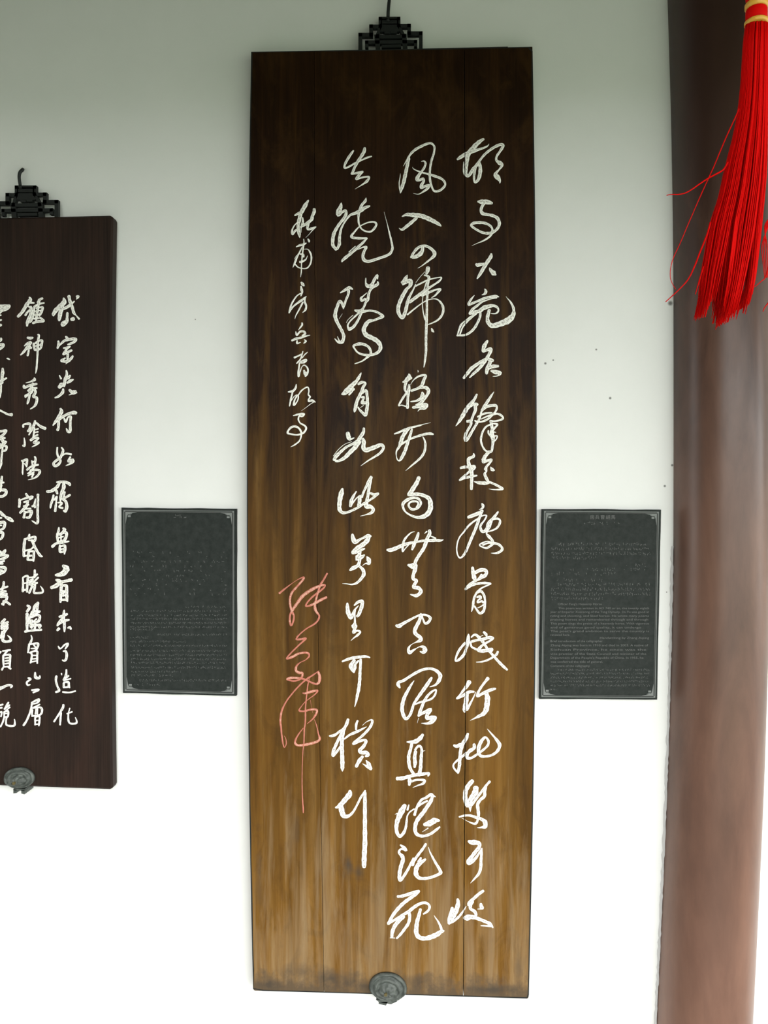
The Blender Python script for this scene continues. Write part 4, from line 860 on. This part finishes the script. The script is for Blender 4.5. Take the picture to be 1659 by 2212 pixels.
for y in ys: a = at(lerp_tab(CL, y), y, 0); hs.append((a.x+RC, a.z))
hs = [(hs[0][0], CEIL_Z)] + hs + [(hs[-1][0]-0.004, 0.12), (hs[-1][0]-0.006, 0.0)]
for cx, z in hs: rings.append([bm.verts.new((cx+RC*math.cos(2*math.pi*k/N), RC*math.sin(2*math.pi*k/N), z)) for k in range(N)])
for r0, r1 in zip(rings, rings[1:]):
    for k in range(N): bm.faces.new((r0[k], r0[(k+1)%N], r1[(k+1)%N], r1[k]))
bm.faces.new(rings[0]); bm.faces.new(rings[-1][::-1])
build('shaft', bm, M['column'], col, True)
# ragged edge of plaster where the wall meets the column
bm = bmesh.new(); prev = None
for y in range(1180, 2240, 9):
    x = lerp_tab(CL, y); p0 = at(x-random.uniform(3.5,6.5), y, -0.0008); p1 = at(x+random.uniform(-0.5,1.6), y, -0.004)
    cur = (bm.verts.new(p0), bm.verts.new(p1))
    if prev: bm.faces.new((prev[0], cur[0], cur[1], prev[1]))
    prev = cur
M['fillet'] = mat('rough grey plaster', (0.55,0.55,0.54), 0.9, 0.1)
build('plaster_fillet', bm, M['fillet'], col)['label'] = 'ragged grey plaster edge'
# ---------------------------------------------------------------- red tassel hanging in front
YT = -1.05
S = (at(1650,100,YT)-at(1550,100,YT)).length/100          # metres per pixel at the tassel
tas = empty('tassel', at(1634, 30, YT), 'long bright red silk tassel with gold bands hanging at the upper right', 'tassel')
def band(name, y, r, h, mt, cx=1634):
    bm = bmesh.new(); c = at(cx, y, YT); N = 24; rings = []
    for dz, rr in ((h,0.90),(h*0.6,1.0),(-h*0.6,1.0),(-h,0.90)):
        rings.append([bm.verts.new((c.x+r*rr*S*math.cos(2*math.pi*k/N), YT+r*rr*S*math.sin(2*math.pi*k/N), c.z+dz*S)) for k in range(N)])
    for r0, r1 in zip(rings, rings[1:]):
        for k in range(N): bm.faces.new((r0[k], r0[(k+1)%N], r1[(k+1)%N], r1[k]))
    bm.faces.new(rings[0]); bm.faces.new(rings[-1][::-1]); return build(name, bm, mt, tas, True)
band('gold_band', 13, 24, 7, M['gold'])['label'] = 'yellow gold band'
band('gold_band', 50, 25, 5, M['gold'])['label'] = 'yellow gold band'
band('silk_wrap', 32, 22.5, 14, M['red_silk']); band('silk_wrap', -18, 22, 26, M['red_silk'])
bm = bmesh.new(); c = at(1634,-40,YT); tube(bm, [c, (c.x,c.y,CEIL_Z)], 0.004, 6); build('cord', bm, M['red_silk'], tas)
# strands: (x at y=56, then centre line through the photo); u in -1..1 spreads across the bundle
LEFT = smooth_tab([(52,1611),(100,1606),(200,1600),(280,1588),(360,1568),(430,1553),(480,1537),(530,1527),(600,1512),(640,1506),(690,1496)])
RIGHT = smooth_tab([(52,1658),(100,1658),(200,1657),(360,1654),(430,1649),(480,1644),(530,1639),(600,1631),(640,1624),(690,1612)])
def tip(u):   # where each lock of strands ends
    locks = [(-0.95,640),(-0.80,684),(-0.66,688),(-0.52,655),(-0.42,650),(-0.28,664),(-0.14,682),(0.02,702),(0.2,698),(0.36,688),(0.55,692),(0.75,672),(0.95,640)]
    for a, b in zip(locks, locks[1:]):
        if a[0] <= u <= b[0]: return a[1]+(b[1]-a[1])*(u-a[0])/(b[0]-a[0])
    return locks[0][1] if u < 0 else locks[-1][1]
bm = bmesh.new()
for i in range(620):
    u = random.uniform(-1,1); dep = random.uniform(-1,1)*math.sqrt(max(0,1-u*u)); yt = tip(u)+random.uniform(-22,6)
    g = 0.0
    pts = []; ph = random.uniform(0,6.28); uu = u; jit = random.uniform(-1,1)
    for k in range(15):
        f = k/14; y = 52+(yt-52)*f
        l, r = lerp_tab(LEFT,y), lerp_tab(RIGHT,y)
        t_ = max(0,(y-500)/190)
        ud = uu
        if t_ > 0:                                # locks pull together and leave gaps near the ends
            cen, kk = (-0.72, 0.42) if uu < -0.40 else ((0.06, 0.36) if uu < 0.60 else (0.82, 0.35))
            ud = uu+(cen-uu)*kk*min(1, t_*1.25)
            sub = round(uu*7)/7; ud += (sub-uu)*0.35*t_*t_
        x = (l+r)/2+(r-l)/2*ud + 1.5*math.sin(ph+f*5)*f + jit*2.0*f*f
        d = dep*(r-l)/2*0.75
        p = at(x, y, YT); pts.append((p.x, YT+d*S, p.z))
    tube(bm, pts, [0.00075]*13+[0.0006,0.0004], 4)
o = build('strands', bm, M['red_silk'], tas, True); o['kind'] = 'stuff'
def thread(pts, r=0.0007):
    bm = bmesh.new(); sp = spline([(a,b,0) for a,b in pts], 6); n = len(sp)
    tube(bm, [at(v.x, v.y, YT-0.01) for v in sp], [r*(1-0.6*i/n) for i in range(n)], 5); build('loose_thread', bm, M['red_silk'], tas, True)
thread([(1572,350),(1563,366),(1545,377),(1530,385),(1513,396),(1496,408),(1480,417),(1465,420),(1450,420),(1440,422)], 0.0012)
thread([(1596,235),(1590,250),(1571,291),(1556,326),(1541,362),(1518,412),(1490,476),(1468,528),(1455,556),(1449,578),(1448,598),(1452,612),(1460,625)], 0.0008)
thread([(1535,480),(1527,508),(1512,545),(1500,576),(1486,604),(1464,628),(1438,652)], 0.0013)
thread([(1520,575),(1510,608),(1502,636)], 0.0011)
for dx in (0,4,8,12):
    thread([(1675-dx*.3,440),(1668-dx*.5,470),(1655-dx*.6+4,490),(1646+dx*.9,530),(1648+dx*.8,565),(1652+dx*.5,600)], 0.0009)
thread([(1664,560),(1655,596),(1644,608),(1630,620)], 0.0009)
thread([(1672,640),(1659,655),(1652,664),(1648,673)], 0.0010)
